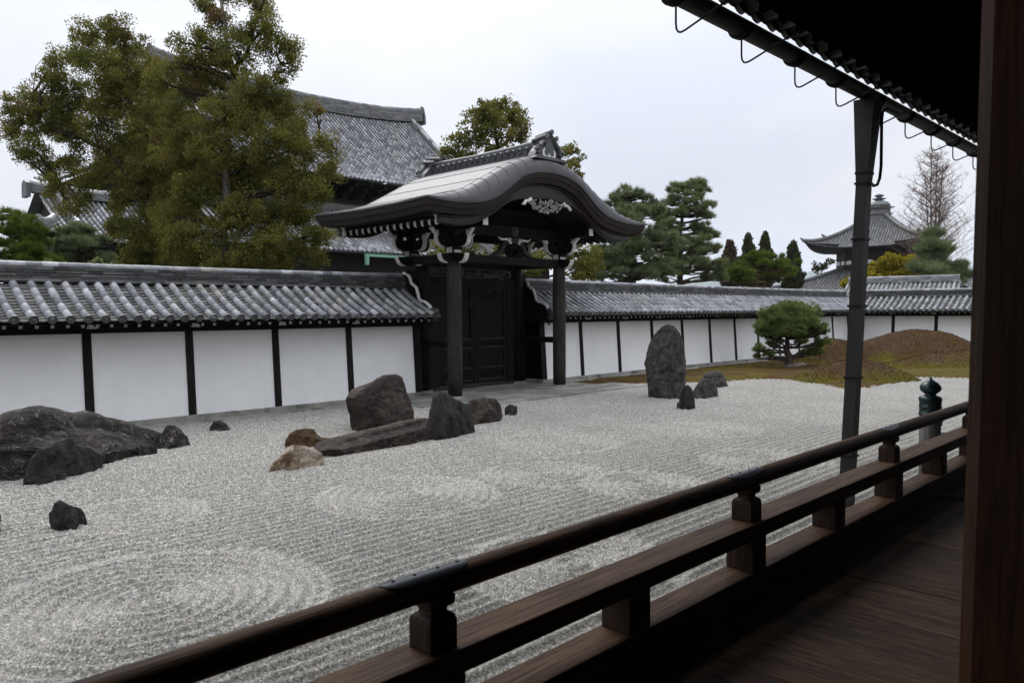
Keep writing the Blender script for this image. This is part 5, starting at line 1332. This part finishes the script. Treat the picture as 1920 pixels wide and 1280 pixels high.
gp = pine('pine_tree', 'small rounded pine with a thick trunk growing on the moss beside the mounds', d0,
    [(1481,694),(1479,672),(1476,650),(1474,630),(1476,610)],
    [(1480,586,30,.0),(1455,596,26),(1512,598,28),(1434,612,20),(1536,614,17),(1488,604,30,-.5),(1440,632,20),(1425,652,16),(1440,664,14),(1420,668,9),(1520,622,26),(1535,640,17),(1502,622,26),(1530,658,16),(1514,664,12),(1462,620,24,-.4),(1495,580,20,.5),(1470,582,20,-.5),(1500,640,16),(1452,645,14),(1480,600,30,.7),(1465,640,9),(1482,598,36),(1452,610,26),(1512,608,28),(1430,622,16),(1537,624,14),(1500,600,30),(1480,618,30),(1450,592,26),(1512,590,26),(1482,582,28)],
    'garden_pine', 'bark_pine', .12, .009, 620, 48, None, .17, 1.0, sub=2)
b = MB()
for q in range(9):      # surface roots
    a = ground_at(1483, 692); e = ground_at(1500+q*9, 690-q*2.2+rnd.uniform(-3, 6)); pts = [a.lerp(e, t/6)+Vector((0,0,.09+.02*rnd.random()-.01*t)) for t in range(7)]
    pts = [p+Vector((rnd.uniform(-.12,.12), rnd.uniform(-.12,.12), 0)) for p in pts]; b.tube(pts, [.085-.01*t for t in range(7)], 6)
b.build('roots', M['bark_grey'], gp)
pine('pine_tree', 'broad dark pine with a layered crown behind the outer tip of the gate roof', 46, [(1186,540),(1184,480),(1188,430),(1180,385),(1178,365)],
    [(1178,368,32),(1150,380,22),(1208,380,24),(1220,400,22),(1192,405,38),(1160,410,30),(1195,440,46),(1150,445,38),(1228,440,30),(1240,465,34),(1180,475,46),(1125,478,30),(1112,500,40),(1150,505,44),(1210,500,44),(1250,500,36),(1140,425,20)],
    'pine_deep', 'bark_pine', .34, .036, 62, 40, GP, .3, .62)
pine('pine_tree', 'tall airy pine with a straight visible trunk and separated foliage pads', 52, [(1274,545),(1275,480),(1276,430),(1282,385),(1284,350)],
    [(1288,350,26),(1266,356,18),(1308,352,18),(1262,380,20),(1300,372,20),(1312,390,24),(1252,402,18),(1322,402,18),(1288,395,20),(1258,425,22),(1240,412,12),(1310,428,26),(1330,440,16),(1266,446,26),(1240,458,22),(1302,462,30),(1332,468,18),(1262,486,36),(1300,500,36),(1335,498,24),(1250,512,34),(1325,515,30)],
    'pine', 'bark_pine', .34, .036, 62, 40, GP, .24, .6)
pine('pine_tree', 'broad bright green pine with flat tiers and a reddish trunk below the conical cypresses', 62, [(1432,545),(1434,515),(1440,495),(1436,485)],
    [(1425,488,26),(1450,486,24),(1400,498,24),(1470,500,22),(1435,500,30),(1395,515,28),(1425,516,30),(1478,512,18),(1455,515,26),(1385,525,20),(1410,480,14)],
    'light_pine', 'bark_red', .32, .045, 55, 46, GP, .24, .6)
pine('pine_tree', 'dark upright pine standing in front of the pagoda eave and the bare tree', 53, [(1752,548),(1753,500),(1750,470),(1749,440)],
    [(1749,440,12),(1742,455,16),(1760,460,18),(1768,474,16),(1735,472,16),(1752,480,18),(1745,500,22),(1775,498,16),(1728,505,18),(1758,512,24),(1790,510,16),(1740,525,26),(1775,528,24),(1805,520,14),(1765,470,14),(1800,500,9)],
    'pine_deep', 'bark_pine', .5, .035, 48, 34, GP, .16, .6, up=.8)
pine('pine_tree', 'light green pine in front of the smaller hall roof, beside the bluish green pine', 31, [(40,505),(42,470),(38,430),(30,405)],
    [(18,405,24),(45,420,22),(60,436,22),(8,432,24),(35,445,26),(70,458,22),(15,465,30),(48,475,30),(80,480,24),(10,488,26),(60,492,24),(95,490,18)],
    'light_pine', 'bark_dark', .25, .022, 95, 40, GP, .16, .42)
pine('pine_tree', 'bluish green pine between the smaller hall roof and the spreading juniper', 33, [(148,505),(150,480),(146,450),(148,430)],
    [(148,432,24),(168,440,22),(128,440,18),(185,455,20),(155,455,28),(118,458,16),(135,475,24),(175,478,24),(196,484,14),(110,486,20),(160,492,24),(200,494,18)],
    'pine_deep', 'bark_dark', .25, .022, 95, 40, GP, .14, .5)
def cypress(label, d, x, ytop, ybot, hw, leaf, seed):
    base = at(x, ybot, d); base.z = 0; root = thing('cypress_tree', base, label, 'tree', 'conical cypresses beyond the right wall')
    b = MB(); tip = at(x, ytop, d); b.tube([base, base.lerp(tip, .5), tip], [.22,.15,.03], 8, False); b.build('trunk', M['bark_dark'], root)
    cs = []; H = tip.z; W = hw/FPX*d; zb = at(x, ybot, d).z
    for i in range(420):
        t = rnd.random()**.8; z = H-(H-zb)*t; a = rnd.uniform(0, 2*PI); r = W*(t**.62)*(1.0 if t < .75 else 1.0-(t-.75)*1.2)*rnd.uniform(.3,1.2)*(1+.22*math.sin(z*3+seed+a))
        cs.append((base.x+math.cos(a)*r, base.y+math.sin(a)*r, z))
    np_mesh('crown', spray_faces(np.array(cs), np.full(len(cs), .3), 26, .15, .9, 2.2, 1.3), 4, M[leaf], root)
cypress('purplish brown conical cypress, leftmost of the four beyond the right wall', 84, 1368, 454, 535, 20, 'cypress_brown', 1)
cypress('dark green conical cypress next to the purplish brown one', 86, 1403, 442, 535, 18, 'cypress', 2)
cypress('slim dark green conical cypress above the middle of the flat-tiered pine', 84, 1434, 440, 535, 17, 'cypress', 3)
cypress('dark conical cypress standing alone to the left of the pagoda', 84, 1487, 456, 540, 18, 'cypress', 4)
juniper('broadleaf_tree', 'bright yellow-green clipped broadleaf tree in front of the pagoda', 56, [(1668,545),(1668,520),(1670,500)],
    [(1650,497,20),(1680,492,20),(1640,505,16),(1708,500,22),(1665,495,22),(1630,512,14),(1690,505,26),(1655,512,24),(1720,515,18),(1640,525,18),(1680,522,24),(1710,528,20),(1618,520,12)],
    'bark_dark', .15, .34, 20, 46, None, .15, False, leafmat='yellow', updir=.8)
juniper('broadleaf_tree', 'small yellow-green bush top to the left of the downpipe', 54, [(1592,548),(1592,538)],
    [(1590,530,11),(1602,524,10),(1582,536,8),(1612,528,8),(1598,538,10)], 'bark_dark', .14, .3, 26, 46, None, .08, False, leafmat='yellow', updir=.8)
juniper('shrub', 'low dark shrubs beneath the pines at the far left', 30, [(90,510),(90,500)],
    [(60,500,18),(100,498,20),(140,502,18),(180,500,20),(220,500,18),(20,505,16),(250,505,16)], 'bark_dark', .075, .24, 26, 40, None, .06, False, leafmat='pine')
juniper('broadleaf_tree', 'dark bushy treetop peeping over the lower pagoda roof', 110, [(1540,510),(1540,500)], [(1535,500,9),(1548,496,8),(1556,492,6),(1528,505,6)], 'bark_dark', .2, .5, 14, 36, None, .12, False, leafmat='cypress')

# bare tree with clinging brown leaves
def bare():
    d = 74; base = at(1748, 545, d); base.z = 0
    root = thing('bare_tree', base, 'tall leafless tree with several upright stems and brown remnants behind the dark pine', 'tree', None)
    b = MB(); tips = []; s = d/FPX
    def grow(p, dirv, L_, r, lev):
        pts = [p]; q = p.copy(); dv = dirv.copy(); n = 5
        for i in range(n):
            dv = (dv + Vector((rnd.uniform(-1,1), rnd.uniform(-1,1), rnd.uniform(-.1,.35)))*.10).normalized(); q = q + dv*L_/n; pts.append(q.copy())
        b.tube(pts, [r*(1-.7*i/n) for i in range(n+1)], 4 if lev else 6, False)
        if lev >= 2: tips.append(pts[-1]); tips.append(pts[-3])
        if lev < 3:
            for i in range(1, n+1):
                for _ in range(1):
                    a = rnd.uniform(0, 2*PI); sd_ = Vector((math.cos(a), math.sin(a), rnd.uniform(.1,.6))); nd = (dv*.45+sd_*.75).normalized()
                    grow(pts[i], nd, L_*rnd.uniform(.32,.5), r*.4, lev+1)
    tops = [(1746,284),(1758,286),(1768,310),(1735,330)]
    for k_, (x, y) in enumerate(tops):
        t = at(x, y, d); st = base + Vector((rnd.uniform(-.3,.3), rnd.uniform(-.3,.3), 0)); n = 22; pts = [st.lerp(t, i/n)+Vector((rnd.uniform(-1,1), rnd.uniform(-1,1), 0))*.07 for i in range(n+1)]
        b.tube(pts, [.16*(1-.88*i/n) for i in range(n+1)], 6, False)
        for i in range(7, n):
            f_ = (i-7)/(n-7); W = s*92*(1-f_)**.75+.6
            for _ in range(3 if k_ < 2 else 2):
                a = rnd.uniform(0, 2*PI); nd = Vector((math.cos(a), math.sin(a), rnd.uniform(.5,.95))).normalized()
                grow(pts[i], nd, W*rnd.uniform(.5,1.0), .042, 1)
    b.build('limbs', M['twig'], root)
    tp = np.array([tuple(t) for t in tips]); tp = tp[nrg.random(len(tp)) < .3]
    np_mesh('crown', spray_faces(tp, np.full(len(tp), .22), 4, .055, 0, 1.8, 1), 4, M['brown_leaf'], root)
bare()
